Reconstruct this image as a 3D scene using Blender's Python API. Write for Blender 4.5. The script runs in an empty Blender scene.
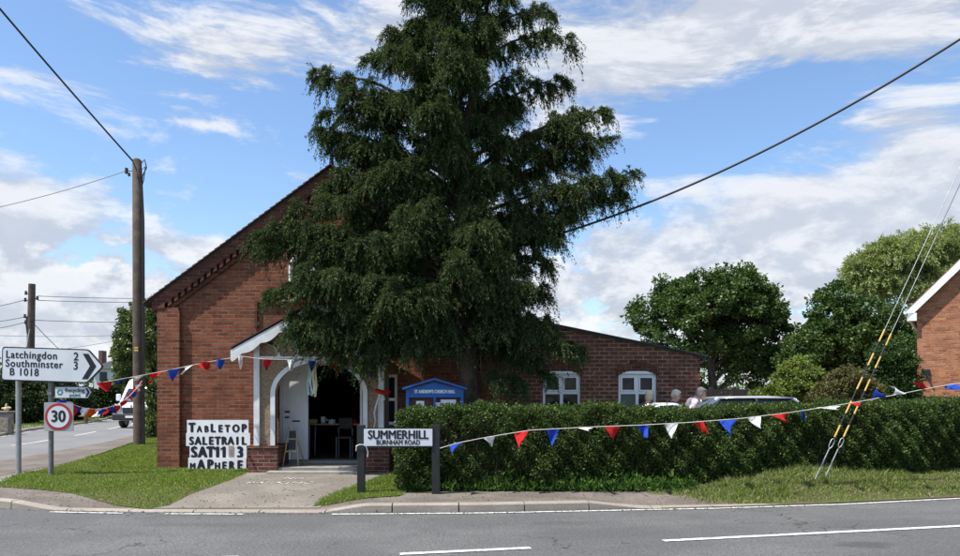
import bpy, bmesh, math, random
import numpy as np
from mathutils import Vector, Matrix, Euler

# ------------------------------------------------------------------ camera, world, sun, exposure
R = math.radians
sc = bpy.context.scene
COL = sc.collection
F = 740.0; CX = 480.0; HY = 396.0; EYE = 1.6
cam_d = bpy.data.cameras.new('camera'); cam = bpy.data.objects.new('camera', cam_d); COL.objects.link(cam)
cam.location = (0, 0, EYE); cam.rotation_euler = (R(90), 0, 0)
cam_d.sensor_width = 36.0; cam_d.lens = F / 960 * 36.0
cam_d.shift_y = (HY - 278) / 960.0
cam_d.clip_start = 0.1; cam_d.clip_end = 3000
sc.camera = cam
sc.view_settings.view_transform = 'Standard'; sc.view_settings.look = 'None'
sc.view_settings.exposure = 0.85; sc.view_settings.gamma = 1.0; sc.view_settings.use_curve_mapping = False
sc.cycles.max_bounces = 6; sc.cycles.transparent_max_bounces = 8
sc.cycles.use_denoising = True

SUN_DIR = Vector((-0.40, -0.21, 0.90)).normalized()
sun_d = bpy.data.lights.new('sun', 'SUN'); sun_d.energy = 3.9; sun_d.angle = R(0.7); sun_d.color = (1.0, 0.955, 0.88)
sun = bpy.data.objects.new('sun', sun_d); COL.objects.link(sun)
sun.rotation_euler = SUN_DIR.to_track_quat('Z', 'Y').to_euler(); sun.location = (-20, -5, 40)


class NT:
    """small helper to write node graphs"""
    def __init__(self, tree): self.t = tree
    def n(self, kind, **kw):
        nd = self.t.nodes.new(kind)
        for k, v in kw.items(): setattr(nd, k, v)
        return nd
    def l(self, a, b): self.t.links.new(a, b)
    def put(self, sock, v):
        if v is None: return
        if isinstance(v, bpy.types.NodeSocket): self.t.links.new(v, sock)
        else: sock.default_value = v
    def m(self, op, a, b=None, c=None, clamp=False):
        nd = self.n('ShaderNodeMath', operation=op, use_clamp=clamp)
        self.put(nd.inputs[0], a); self.put(nd.inputs[1], b); self.put(nd.inputs[2], c)
        return nd.outputs[0]
    def mix(self, f, a, b, blend='MIX'):
        nd = self.n('ShaderNodeMix', data_type='RGBA', blend_type=blend)
        self.put(nd.inputs[0], f); self.put(nd.inputs[6], a); self.put(nd.inputs[7], b)
        return nd.outputs[2]
    def xyz(self, x, y, z):
        nd = self.n('ShaderNodeCombineXYZ')
        self.put(nd.inputs[0], x); self.put(nd.inputs[1], y); self.put(nd.inputs[2], z)
        return nd.outputs[0]
    def noise(self, vec, scale=1.0, detail=4.0, rough=0.5, dist=0.0):
        nd = self.n('ShaderNodeTexNoise')
        if vec is not None: self.l(vec, nd.inputs['Vector'])
        nd.inputs['Scale'].default_value = scale; nd.inputs['Detail'].default_value = detail
        nd.inputs['Roughness'].default_value = rough; nd.inputs['Distortion'].default_value = dist
        return nd.outputs['Fac']
    def smooth(self, v, lo, hi, a=0.0, b=1.0):
        nd = self.n('ShaderNodeMapRange', interpolation_type='SMOOTHSTEP')
        self.put(nd.inputs[0], v); nd.inputs[1].default_value = lo; nd.inputs[2].default_value = hi
        nd.inputs[3].default_value = a; nd.inputs[4].default_value = b
        return nd.outputs[0]


SKY = 0.10
w = bpy.data.worlds.new('World'); sc.world = w; w.use_nodes = True
wt = w.node_tree
for nd in list(wt.nodes): wt.nodes.remove(nd)
T = NT(wt)
wo = T.n('ShaderNodeOutputWorld'); bg = T.n('ShaderNodeBackground'); bg.inputs['Strength'].default_value = SKY
T.l(bg.outputs[0], wo.inputs[0])
sky = T.n('ShaderNodeTexSky', sky_type='NISHITA'); sky.sun_disc = False
sky.sun_elevation = math.asin(SUN_DIR.z); sky.sun_rotation = math.atan2(SUN_DIR.x, SUN_DIR.y)
sky.air_density = 1.0; sky.dust_density = 0.6; sky.ozone_density = 1.6
tc = T.n('ShaderNodeTexCoord'); sep = T.n('ShaderNodeSeparateXYZ'); T.l(tc.outputs['Generated'], sep.inputs[0])
dx, dy, dz = sep.outputs
az = T.m('ARCTAN2', dx, dy); el = T.m('ARCSINE', dz)
# clouds: (pixel x, pixel y, half width, half height, weight) turned into compass bearing and elevation
CLOUDS = [
    (300, 40, 140, 40, 0.19), (420, 60, 150, 70, 0.17), (90, 88, 150, 12, 0.20), (190, 122, 80, 9, 0.20), (40, 78, 70, 14, 0.14), (240, 75, 60, 16, .14), (170, 35, 120, 20, .08),
    (630, 70, 130, 80, 0.34), (560, 150, 60, 45, 0.12), (690, 30, 90, 40, .2), (860, 14, 170, 38, 0.50), (940, 60, 60, 30, .18), (900, 120, 60, 14, 0.14),
    (780, 225, 70, 38, 0.42), (850, 250, 110, 45, .30), (920, 185, 90, 55, 0.40), (600, 290, 110, 40, 0.34), (700, 185, 90, 14, 0.22), (640, 240, 60, 16, .2),
    (10, 215, 100, 60, 0.30), (120, 290, 160, 40, 0.26), (60, 330, 200, 40, 0.26), (185, 246, 40, 11, 0.24), (60, 190, 60, 14, .12),
    (295, 178, 36, 9, 0.26), (480, 390, 700, 70, 0.26),
    (590, 205, 40, 18, -0.30), (650, 152, 70, 14, -0.26), (775, 98, 62, 30, -0.42), (700, 130, 60, 18, -.2), (240, 165, 100, 40, -0.16), (770, 172, 70, 12, -.12),
    (20, 35, 90, 30, -0.08), (110, 160, 90, 20, -0.06),
]
blob = None
for (bx, by, bw, bh, amp) in CLOUDS:
    a0 = math.atan((bx - CX) / F); c = math.cos(a0); e0 = math.atan((HY - by) / F * c)
    sa = bw / F * c * c; se = bh / F * c
    ta = T.m('MULTIPLY', T.m('SUBTRACT', az, a0), 1 / sa); te = T.m('MULTIPLY', T.m('SUBTRACT', el, e0), 1 / se)
    q = T.m('ADD', T.m('MULTIPLY', ta, ta), T.m('MULTIPLY', te, te))
    g = T.m('MULTIPLY', T.m('EXPONENT', T.m('MULTIPLY', q, -1.0)), amp)
    blob = g if blob is None else T.m('ADD', blob, g)
def cloud_density(de):
    e = T.m('ADD', el, de)
    # streaky high cloud and puffy low cloud
    wisp = T.noise(T.xyz(T.m('ADD', T.m('MULTIPLY', az, 4.5), T.m('MULTIPLY', e, 4.0)), T.m('MULTIPLY', e, 15.0), 3.7), 1.0, 11.0, 0.66, 0.35)
    puff = T.noise(T.xyz(T.m('MULTIPLY', az, 9.0), T.m('MULTIPLY', e, 15.0), 1.3), 1.0, 10.0, 0.60, 0.15)
    low = T.smooth(el, 0.14, 0.34, 1.0, 0.0)
    wisp = T.m('ADD', T.m('MULTIPLY', T.m('SUBTRACT', wisp, .5), 1.9), .5); puff = T.m('ADD', T.m('MULTIPLY', T.m('SUBTRACT', puff, .5), 2.1), .5)
    nz = T.m('ADD', T.m('MULTIPLY', puff, low), T.m('MULTIPLY', wisp, T.m('SUBTRACT', 1.0, low)))
    return T.m('ADD', T.m('ADD', nz, blob), T.smooth(el, .60, .95, 0.0, .34))      # extra cloud overhead, out of view, added to lift the fill light
d0 = cloud_density(0.0); d1 = cloud_density(0.022)
mask = T.m('ADD', T.m('MULTIPLY', T.smooth(d0, 0.52, 0.90), T.smooth(el, .14, .34)), T.m('MULTIPLY', T.smooth(d0, .50, .64), T.smooth(el, .14, .34, 1.0, 0.0)))
lit = T.smooth(T.m('SUBTRACT', d0, d1), -0.16, 0.20)
thick = T.smooth(d0, 0.62, 1.0)
ccol = T.mix(lit, (3.2, 3.45, 3.95, 1), (5.4, 5.45, 5.55, 1))
ccol = T.mix(T.m('MULTIPLY', thick, 0.35), ccol, (4.0, 4.25, 4.75, 1))
skyc = T.mix(1.0, sky.outputs[0], (1.02, 1.12, 1.20, 1), 'MULTIPLY')
haze_f = T.smooth(el, 0.0, 0.25, 0.45, 0.0)
skyc = T.mix(haze_f, skyc, (4.0, 4.4, 5.0, 1))
T.l(T.mix(T.m('MULTIPLY', mask, 0.93), skyc, ccol), bg.inputs['Color'])

random.seed(7)
rng = np.random.default_rng(11)


# ------------------------------------------------------------------ helpers
def P(px, py, Y): return Vector(((px - CX) / F * Y, Y, EYE - (py - HY) / F * Y))
def G(px, py, z=0.0):
    Y = (EYE - z) * F / (py - HY); return Vector(((px - CX) / F * Y, Y, z))
def lerp(a, b, t): return a + (b - a) * t
def interp(x, xs, ys): return float(np.interp(x, xs, ys))

def tag(o, label=None, cat=None, group=None, kind=None):
    if label: o['label'] = label
    if cat: o['category'] = cat
    if group: o['group'] = group
    if kind: o['kind'] = kind
    return o
def thing(name, label, cat, loc=(0, 0, 0), group=None):
    o = bpy.data.objects.new(name, None); COL.objects.link(o); o.location = loc; o.empty_display_size = 0.2
    return tag(o, label, cat, group)
def link(name, me, parent=None):
    o = bpy.data.objects.new(name, me); COL.objects.link(o)
    if parent is not None:
        o.parent = parent
        if parent.type == 'EMPTY': o.matrix_parent_inverse = Matrix.Translation(parent.location).inverted()
    return o

class MB:
    """collects shapes in world coordinates; build() links them as ONE mesh"""
    def __init__(self, M=None): self.v = []; self.f = []; self.s = []; self.M = M
    def add(self, vs, fs, smooth=False):
        b = len(self.v)
        for p in vs:
            p = Vector(p); self.v.append(self.M @ p if self.M is not None else p)
        for f in fs: self.f.append([i + b for i in f]); self.s.append(smooth)
        return self
    def box(self, x0, x1, y0, y1, z0, z1, bev=0.0):
        if bev <= 0:
            return self.add([(x0,y0,z0),(x1,y0,z0),(x1,y1,z0),(x0,y1,z0),(x0,y0,z1),(x1,y0,z1),(x1,y1,z1),(x0,y1,z1)],
                            [(0,3,2,1),(4,5,6,7),(0,1,5,4),(1,2,6,5),(2,3,7,6),(3,0,4,7)])
        bm = bmesh.new(); bmesh.ops.create_cube(bm, size=1)
        for q in bm.verts: q.co = Vector((lerp(x0,x1,q.co.x+.5), lerp(y0,y1,q.co.y+.5), lerp(z0,z1,q.co.z+.5)))
        bmesh.ops.bevel(bm, geom=bm.edges[:], offset=bev, segments=2, affect='EDGES', profile=.5)
        self.bm(bm); bm.free(); return self
    def bm(self, bm, smooth=False):
        bm.verts.index_update()
        self.add([q.co.copy() for q in bm.verts], [[q.index for q in f.verts] for f in bm.faces], smooth)
    def tube(self, pts, r, n=8, cap=True, smooth=True):
        pts = [Vector(p) for p in pts]; k = len(pts)
        rs = r if isinstance(r, (list, tuple)) else [r] * k
        vs = []; up0 = None
        for i, p in enumerate(pts):
            d = (pts[min(i+1,k-1)] - pts[max(i-1,0)]).normalized()
            if up0 is None: up0 = Vector((0,0,1)) if abs(d.z) < .9 else Vector((1,0,0))
            s = d.cross(up0).normalized(); u = s.cross(d).normalized(); up0 = u
            for j in range(n):
                a = 2*math.pi*j/n; vs.append(p + (s*math.cos(a) + u*math.sin(a))*rs[i])
        fs = [(i*n+j, i*n+(j+1)%n, (i+1)*n+(j+1)%n, (i+1)*n+j) for i in range(k-1) for j in range(n)]
        self.add(vs, fs, smooth)
        if cap:
            self.add(vs[:n], [list(range(n))[::-1]]); self.add(vs[-n:], [list(range(n))])
        return self
    def prism(self, poly, y0, y1, plane='xz', smooth=False):
        """poly: list of 2D points; extruded between y0 and y1 along the remaining axis"""
        def mk(a, b, c):
            return {'xz': (a, c, b), 'yz': (c, a, b), 'xy': (a, b, c)}[plane]
        n = len(poly)
        vs = [mk(a, b, y0) for a, b in poly] + [mk(a, b, y1) for a, b in poly]
        fs = [tuple(range(n)), tuple(range(2*n-1, n-1, -1))] + [(i, i+n, (i+1)%n+n, (i+1)%n) for i in range(n)]
        return self.add(vs, fs, smooth)
    def ell(self, c, r, seg=12, rings=8, M=None):
        c = Vector(c); vs = []; fs = []
        for i in range(rings+1):
            th = math.pi*i/rings
            for j in range(seg):
                ph = 2*math.pi*j/seg
                p = Vector((r[0]*math.sin(th)*math.cos(ph), r[1]*math.sin(th)*math.sin(ph), r[2]*math.cos(th)))
                vs.append(c + (M @ p if M else p))
        for i in range(rings):
            for j in range(seg):
                fs.append((i*seg+j, (i+1)*seg+j, (i+1)*seg+(j+1)%seg, i*seg+(j+1)%seg))
        return self.add(vs, fs, True)
    def build(self, name, mat, parent=None, fix=True):
        me = bpy.data.meshes.new(name); me.from_pydata([tuple(p) for p in self.v], [], self.f)
        for p, s in zip(me.polygons, self.s): p.use_smooth = s
        me.materials.append(mat)
        if fix:
            bm = bmesh.new(); bm.from_mesh(me); bmesh.ops.recalc_face_normals(bm, faces=bm.faces[:]); bm.to_mesh(me); bm.free()
        return link(name, me, parent)

def text_part(s, size, M, mat, parent, name='lettering', bold=0.0, spacing=1.0, xscale=1.0, align='CENTER', depth=0.0015, valign='CENTER'):
    cu = bpy.data.curves.new('text', 'FONT'); cu.body = s; cu.size = size; cu.align_x = align; cu.align_y = valign
    cu.extrude = depth; cu.space_character = spacing; cu.resolution_u = 4
    o = bpy.data.objects.new('text', cu)
    me = bpy.data.meshes.new_from_object(o)
    bpy.data.objects.remove(o); bpy.data.curves.remove(cu)
    me.transform(Matrix.Diagonal((xscale, 1, 1, 1)))
    if bold > 0:                                 # heavier strokes: copies a hair apart, each a little proud of the last
        bm = bmesh.new(); k = 0
        for dx_, dz_ in ((0, 0), (-bold, 0), (bold, 0), (0, bold*.6), (0, -bold*.6)):
            m2 = me.copy(); m2.transform(Matrix.Translation((dx_, dz_, .0004*k))); bm.from_mesh(m2); bpy.data.meshes.remove(m2); k += 1
        bm.to_mesh(me); bm.free()
    me.transform(M)
    me.name = name; me.materials.clear(); me.materials.append(mat)
    return link(name, me, parent)
FACE = Matrix.Rotation(R(90), 4, 'X')             # text plane -> upright, facing the road (-Y)


# ------------------------------------------------------------------ materials
def new_mat(name):
    m = bpy.data.materials.new(name); m.use_nodes = True
    t = NT(m.node_tree); b = m.node_tree.nodes['Principled BSDF']
    geo = t.n('ShaderNodeNewGeometry')
    return m, t, b, geo
def c4(c): return (c[0], c[1], c[2], 1)
def mat(name, col, rough=.7, var=.15, scale=6.0, bump=0.0, bscale=60.0, metal=0.0, spec=.4, big=0.0, alpha=None):
    m, t, b, g = new_mat(name); pos = g.outputs['Position']
    n1 = t.noise(pos, scale, 6.0, .6)
    f = t.smooth(n1, .3, .7)
    a = tuple(max(0, x*(1-var)) for x in col); d = tuple(min(1, x*(1+var)) for x in col)
    c = t.mix(f, c4(a), c4(d))
    if big:
        n2 = t.smooth(t.noise(pos, scale*.12, 4.0, .6), .35, .7)
        c = t.mix(t.m('MULTIPLY', n2, big), c, c4(tuple(x*.6 for x in col)))
    t.l(c, b.inputs['Base Color'])
    b.inputs['Roughness'].default_value = rough; b.inputs['Metallic'].default_value = metal
    b.inputs['Specular IOR Level'].default_value = spec
    if bump:
        bn = t.n('ShaderNodeBump'); bn.inputs['Strength'].default_value = 1.0; bn.inputs['Distance'].default_value = bump
        t.l(t.noise(pos, bscale, 5.0, .65), bn.inputs['Height']); t.l(bn.outputs[0], b.inputs['Normal'])
    return m
def brick_mat(name, cols, mortar, bw=.225, bh=.075, dirt=.3, side=False, mort=.011, seedv=0.0, turned=0):
    m, t, b, g = new_mat(name)
    sp = t.n('ShaderNodeSeparateXYZ'); t.l(g.outputs['Position'], sp.inputs[0])
    nn = t.n('ShaderNodeSeparateXYZ'); t.l(g.outputs['True Normal'], nn.inputs[0])
    sel = t.m('GREATER_THAN', t.m('ABSOLUTE', nn.outputs[0]), .7)
    u = t.m('ADD', t.m('MULTIPLY', sp.outputs[0], t.m('SUBTRACT', 1.0, sel)), t.m('MULTIPLY', sp.outputs[1], sel))
    if turned: u = t.m('ADD', t.m('MULTIPLY', sp.outputs[0], math.cos(turned)), t.m('MULTIPLY', sp.outputs[1], math.sin(turned)))
    vec = t.xyz(t.m('ADD', u, 40.0 + seedv), t.m('ADD', sp.outputs[2], 3.0), 0.0)
    bt = t.n('ShaderNodeTexBrick'); t.l(vec, bt.inputs['Vector'])
    bt.inputs['Scale'].default_value = 1.0; bt.inputs['Brick Width'].default_value = bw; bt.inputs['Row Height'].default_value = bh
    bt.inputs['Mortar Size'].default_value = mort; bt.inputs['Mortar Smooth'].default_value = .25; bt.inputs['Bias'].default_value = 0.0
    bt.offset = .5
    bt.inputs['Color1'].default_value = (0, 0, 0, 1); bt.inputs['Color2'].default_value = (1, 1, 1, 1); bt.inputs['Mortar'].default_value = (.5, .5, .5, 1)
    rgb = t.n('ShaderNodeSeparateColor'); t.l(bt.outputs['Color'], rgb.inputs[0])
    ramp = t.n('ShaderNodeValToRGB'); t.l(rgb.outputs[0], ramp.inputs[0])
    er = ramp.color_ramp
    while len(er.elements) < len(cols): er.elements.new(.5)
    for i, c in enumerate(cols):
        er.elements[i].position = i/(len(cols)-1); er.elements[i].color = c4(c)
    nz = t.noise(g.outputs['Position'], 18.0, 6.0, .6)
    bc = t.mix(t.smooth(nz, .3, .75, 0.0, .45), ramp.outputs[0], c4(tuple(x*.45 for x in cols[0])))
    nl = t.noise(g.outputs['Position'], .9, 5.0, .6)
    mc = t.mix(t.smooth(t.noise(g.outputs['Position'], 5.0, 3.0), .35, .65), c4(mortar), c4(tuple(x*.55 for x in mortar)))
    c = t.mix(bt.outputs['Fac'], bc, mc)
    c = t.mix(t.smooth(nl, .42, .72, 0.0, dirt), c, c4((.03, .022, .018)))
    st_ = t.noise(t.xyz(t.m('MULTIPLY', u, 2.6), t.m('MULTIPLY', sp.outputs[2], .35), 5.0), 1.0, 5.0, .65)   # rain streaks
    c = t.mix(t.smooth(st_, .50, .74, 0.0, dirt*1.1), c, c4((.035, .026, .021)))
    ef = t.noise(t.xyz(t.m('MULTIPLY', u, 1.1), t.m('MULTIPLY', sp.outputs[2], 1.6), 9.0), 1.0, 6.0, .7)     # pale salts
    c = t.mix(t.smooth(ef, .58, .80, 0.0, .30), c, c4(tuple(min(1, x*1.25+.02) for x in mortar)))
    t.l(c, b.inputs['Base Color']); b.inputs['Roughness'].default_value = .9; b.inputs['Specular IOR Level'].default_value = .25
    bn = t.n('ShaderNodeBump'); bn.inputs['Strength'].default_value = .9; bn.inputs['Distance'].default_value = .012
    hh = t.m('ADD', t.m('SUBTRACT', 1.0, bt.outputs['Fac']), t.m('MULTIPLY', t.noise(g.outputs['Position'], 70.0, 5.0, .6), .5))
    t.l(hh, bn.inputs['Height']); t.l(bn.outputs[0], b.inputs['Normal'])
    return m
def leaf_mat(name, c1, c2, c3=None, scale=1.5, trans=.28, gloss=.12, rough=.45, c3amt=.25):
    gloss *= .35; rough = max(rough, .5)
    m = bpy.data.materials.new(name); m.use_nodes = True; t = NT(m.node_tree)
    m.node_tree.nodes.remove(m.node_tree.nodes['Principled BSDF'])
    out = m.node_tree.nodes['Material Output']
    g = t.n('ShaderNodeNewGeometry')
    rnd = g.outputs['Random Per Island']
    n1 = t.smooth(t.noise(g.outputs['Position'], scale, 3.0, .6), .35, .65)
    c = t.mix(t.m('ADD', t.m('MULTIPLY', rnd, .6), t.m('MULTIPLY', n1, .4)), c4(c1), c4(c2))
    if c3: c = t.mix(t.m('GREATER_THAN', rnd, 1-c3amt), c, c4(c3))
    d = t.n('ShaderNodeBsdfDiffuse'); tr = t.n('ShaderNodeBsdfTranslucent'); gl = t.n('ShaderNodeBsdfGlossy'); gl.inputs['Roughness'].default_value = rough
    gl.inputs['Color'].default_value = (.8, .85, .8, 1)
    t.l(c, d.inputs[0]); t.l(t.mix(1.0, c, (1.0, 1.15, .45, 1), 'MULTIPLY'), tr.inputs[0])
    m1 = t.n('ShaderNodeMixShader'); m1.inputs[0].default_value = trans; t.l(d.outputs[0], m1.inputs[1]); t.l(tr.outputs[0], m1.inputs[2])
    fr = t.n('ShaderNodeFresnel'); fr.inputs[0].default_value = 1.35
    m2 = t.n('ShaderNodeMixShader'); t.l(t.m('MULTIPLY', fr.outputs[0], gloss*5, clamp=True), m2.inputs[0]); t.l(m1.outputs[0], m2.inputs[1]); t.l(gl.outputs[0], m2.inputs[2])
    t.l(m2.outputs[0], out.inputs[0])
    return m
def glass_mat(name, col=(.02, .025, .03), rough=.06):
    m, t, b, g = new_mat(name)
    b.inputs['Base Color'].default_value = c4(col); b.inputs['Roughness'].default_value = rough; b.inputs['Specular IOR Level'].default_value = .3 if 'window' in name else .6
    bn = t.n('ShaderNodeBump'); bn.inputs['Distance'].default_value = .004; t.l(t.noise(g.outputs['Position'], 3.0, 1.0), bn.inputs['Height']); t.l(bn.outputs[0], b.inputs['Normal'])
    return m

M = {}
M['brick'] = brick_mat('church_brick', [(.155,.041,.022), (.25,.068,.035), (.32,.094,.047), (.21,.062,.037), (.36,.125,.066)], (.24,.165,.115), dirt=.28)
M['brick_dark'] = brick_mat('extension_brick', [(.10,.032,.022), (.175,.054,.034), (.235,.074,.045), (.145,.052,.038), (.29,.10,.058)], (.33,.26,.20), bw=.205, bh=.084, dirt=.3, mort=.012, seedv=.11)
M['brick_house'] = brick_mat('house_brick', [(.24,.085,.045), (.42,.155,.07), (.50,.20,.09), (.36,.125,.062), (.54,.24,.12)], (.36,.25,.18), dirt=.12, mort=.010, turned=R(-33))
M['brick_trim'] = brick_mat('corbel_brick', [(.10,.026,.018), (.17,.045,.028), (.22,.06,.035)], (.17,.12,.095), dirt=.5)
M['plinth'] = brick_mat('plinth_brick', [(.10,.03,.025), (.17,.05,.035), (.22,.07,.045)], (.27,.2,.16), dirt=.35)
M['slate'] = mat('roof_slate', (.035,.035,.04), .7, .3, 5, .004, 30, big=.3)
M['tile_edge'] = mat('roof_tile_edge', (.105,.042,.030), .8, .35, 9, .004, 40)
M['white'] = mat('white_paint', (.78,.79,.80), .45, .05, 4, .0008, 25, big=.08)
M['white_old'] = mat('weathered_white_paint', (.68,.69,.70), .55, .10, 5, .0015, 30, big=.18)
M['pvc'] = mat('white_window_frame', (.80,.81,.83), .3, .03, 4)
M['black_paint'] = mat('black_paint', (.018,.019,.022), .4, .2, 6)
M['roughcast'] = mat('pebble_dash', (.27,.19,.125), .95, .45, 45, .012, 60, big=.2)
M['stone'] = mat('pale_stone', (.46,.38,.24), .85, .15, 7, .003, 40)
M['glass'] = glass_mat('window_glass', (.012,.016,.022))
M['blind'] = mat('grey_green_blind', (.10,.12,.095), .5, .1, 5)
M['car_glass'] = glass_mat('car_glass', (.015,.018,.02), .03)
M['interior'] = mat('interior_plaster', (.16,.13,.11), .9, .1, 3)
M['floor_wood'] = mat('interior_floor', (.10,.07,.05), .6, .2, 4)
M['step'] = mat('concrete_step', (.30,.28,.25), .9, .15, 5, .004, 50, big=.3)
M['door_white'] = mat('door_white_paint', (.72,.74,.78), .4, .04, 3)
M['wood'] = mat('plain_wood', (.36,.25,.13), .7, .2, 8)
M['wood_pale'] = mat('pale_wood', (.46,.36,.22), .7, .15, 8)
M['cloth_dark'] = mat('dark_cloth', (.05,.045,.05), .9, .3, 6)
M['pole'] = mat('pole_timber', (.105,.078,.058), .9, .3, 4, .006, 25, big=.4)
M['galv'] = mat('galvanised_steel', (.36,.38,.39), .45, .12, 12, metal=.6)
M['galv_dark'] = mat('weathered_steel', (.20,.21,.21), .6, .2, 10, metal=.3)
M['sign_white'] = mat('sign_face_white', (.60,.62,.67), .35, .06, 2.5, big=.14)
M['sign_grey'] = mat('sign_back_grey', (.33,.34,.35), .45, .05, 4)
M['sign_black'] = mat('sign_black', (.012,.012,.016), .4, .1, 5)
M['sign_red'] = mat('sign_red', (.36,.025,.035), .35, .06, 5)
M['sign_green'] = mat('sign_green', (.02,.19,.15), .4, .1, 5)
M['board_white'] = mat('painted_board_white', (.78,.79,.82), .6, .06, 3, .001, 30, big=.1)
M['board_black'] = mat('painted_letter_black', (.012,.012,.02), .6, .2, 6)
M['card'] = mat('cardboard', (.38,.30,.22), .9, .2, 20)
M['blue'] = mat('noticeboard_blue', (.015,.10,.36), .45, .12, 5)
M['felt'] = mat('noticeboard_felt', (.10,.035,.025), .9, .15, 10)
M['paper'] = mat('paper', (.75,.76,.78), .7, .08, 12)
M['cable'] = mat('black_cable', (.02,.02,.022), .5, .1, 5)
M['wire'] = mat('steel_wire', (.20,.21,.22), .5, .1, 5, metal=.5)
M['wire_far'] = mat('thin_far_wire', (.22,.24,.27), .6, .1, 5)
M['yellow'] = mat('guard_yellow', (.62,.38,.10), .5, .12, 9)
M['insul'] = mat('insulator_brown', (.06,.035,.03), .3, .1, 9)
def cloth_mat(name, col, tr=.32):
    m = bpy.data.materials.new(name); m.use_nodes = True; t = NT(m.node_tree); m.node_tree.nodes.remove(m.node_tree.nodes['Principled BSDF'])
    g = t.n('ShaderNodeNewGeometry'); n1 = t.smooth(t.noise(g.outputs['Position'], 9.0, 4.0, .6), .3, .7)
    c = t.mix(n1, c4(tuple(x*.8 for x in col)), c4(tuple(min(1, x*1.15+.01) for x in col)))
    d = t.n('ShaderNodeBsdfDiffuse'); b = t.n('ShaderNodeBsdfTranslucent'); t.l(c, d.inputs[0]); t.l(c, b.inputs[0])
    mx = t.n('ShaderNodeMixShader'); mx.inputs[0].default_value = tr; t.l(d.outputs[0], mx.inputs[1]); t.l(b.outputs[0], mx.inputs[2]); t.l(mx.outputs[0], m.node_tree.nodes['Material Output'].inputs[0])
    return m
M['red'] = cloth_mat('bunting_red', (.58,.028,.03)); M['blue_f'] = cloth_mat('bunting_blue', (.03,.08,.46)); M['white_f'] = cloth_mat('bunting_white', (.78,.78,.80)); M['orange_f'] = cloth_mat('bunting_orange', (.62,.12,.03))
M['cord'] = mat('bunting_cord', (.55,.52,.48), .9, .1, 14)
M['cyan_f'] = mat('ribbon_pale_blue', (.40,.55,.62), .8, .1, 14)
M['yel_f'] = mat('ribbon_pale_yellow', (.60,.58,.30), .8, .1, 14)
M['van'] = mat('van_white_paint', (.78,.79,.80), .22, .02, 3, spec=.5)
M['car_silver'] = mat('car_silver_paint', (.52,.54,.58), .25, .03, 3, metal=.4, spec=.5)
M['car_white'] = mat('car_white_paint', (.74,.75,.76), .22, .02, 3, spec=.5)
M['plastic'] = mat('black_plastic', (.025,.025,.027), .55, .2, 8)
M['rubber'] = mat('tyre_rubber', (.02,.02,.02), .85, .2, 10)
M['alloy'] = mat('wheel_alloy', (.45,.46,.47), .35, .05, 8, metal=.7)
M['lamp'] = glass_mat('headlight_glass', (.45,.47,.5), .08)
M['lamp_red'] = glass_mat('tail_light_glass', (.35,.02,.02), .1)
M['plate_y'] = mat('number_plate', (.70,.68,.55), .5, .04, 8)
M['oil_green'] = mat('pale_green_plastic', (.16,.27,.21), .5, .08, 4)
M['render_pale'] = mat('pale_render', (.55,.58,.62), .9, .06, 3)
M['roof_brown'] = mat('brown_roof_tile', (.14,.075,.06), .85, .25, 6)
M['wall_stone'] = mat('garden_wall_stone', (.22,.19,.16), .95, .35, 7, .02, 12)
M['fence_wood'] = mat('dark_fence_timber', (.03,.026,.022), .85, .3, 6)
M['skin'] = mat('skin', (.52,.31,.24), .5, .06, 20)
M['hair_blond'] = mat('hair_ash_blond', (.62,.52,.34), .7, .25, 60, .004, 120)
M['hair_white'] = mat('hair_silver', (.60,.53,.47), .7, .2, 60, .004, 120)
M['hair_grey'] = mat('hair_grey', (.20,.18,.165), .7, .35, 60, .004, 120)
M['top_brown'] = mat('brown_shirt', (.16,.08,.055), .9, .15, 12)
M['top_navy'] = mat('navy_shirt', (.04,.05,.10), .9, .15, 12)
M['top_pale'] = mat('pale_blouse', (.60,.52,.54), .9, .15, 9)
M['trouser'] = mat('dark_trousers', (.045,.05,.07), .9, .15, 9)
M['shoe'] = mat('dark_shoe', (.03,.025,.02), .6, .15, 9)
M['bark'] = mat('tree_bark', (.085,.06,.045), .95, .4, 8, .012, 20)
M['bark_grey'] = mat('grey_bark', (.10,.085,.07), .95, .35, 6, .01, 20)
M['twig'] = mat('hedge_twig', (.055,.04,.028), .95, .4, 9, .01, 30)
M['core'] = mat('hedge_dark_core', (.022,.02,.012), .95, .5, 14, .03, 25)  # near-black colour of the solid block that fills the hedge
M['l_cypress'] = leaf_mat('conifer_leaf', (.026,.044,.021), (.066,.094,.040), (.130,.160,.066), 1.5, .26, .006, c3amt=.22)
M['l_hedge'] = leaf_mat('hedge_leaf', (.030,.056,.014), (.076,.125,.030), (.165,.21,.06), 1.3, .26, .06, .45, c3amt=.13)
M['l_oak'] = leaf_mat('dark_broad_leaf', (.032,.064,.017), (.075,.130,.034), (.125,.18,.055), .45, .26, .05, c3amt=.2)
M['l_ash'] = leaf_mat('mid_broad_leaf', (.028,.058,.016), (.055,.10,.025), None, .5, .22, .06)
M['l_willow'] = leaf_mat('willow_leaf', (.17,.22,.065), (.29,.34,.12), (.37,.40,.20), .5, .30, .06)
M['l_lime'] = leaf_mat('yellow_green_leaf', (.10,.145,.025), (.19,.24,.045), None, 1.2, .32, .08)
M['l_brown'] = leaf_mat('bronze_leaf', (.085,.075,.03), (.16,.12,.055), (.10,.12,.04), 1.5, .25, .06, c3amt=.4)
M['l_ivy'] = leaf_mat('ivy_leaf', (.045,.075,.018), (.11,.15,.035), (.15,.19,.06), .9, .25, .1)
M['l_dark'] = leaf_mat('dark_hedge_leaf', (.016,.030,.010), (.038,.062,.018), None, .6, .2, .05)
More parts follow.
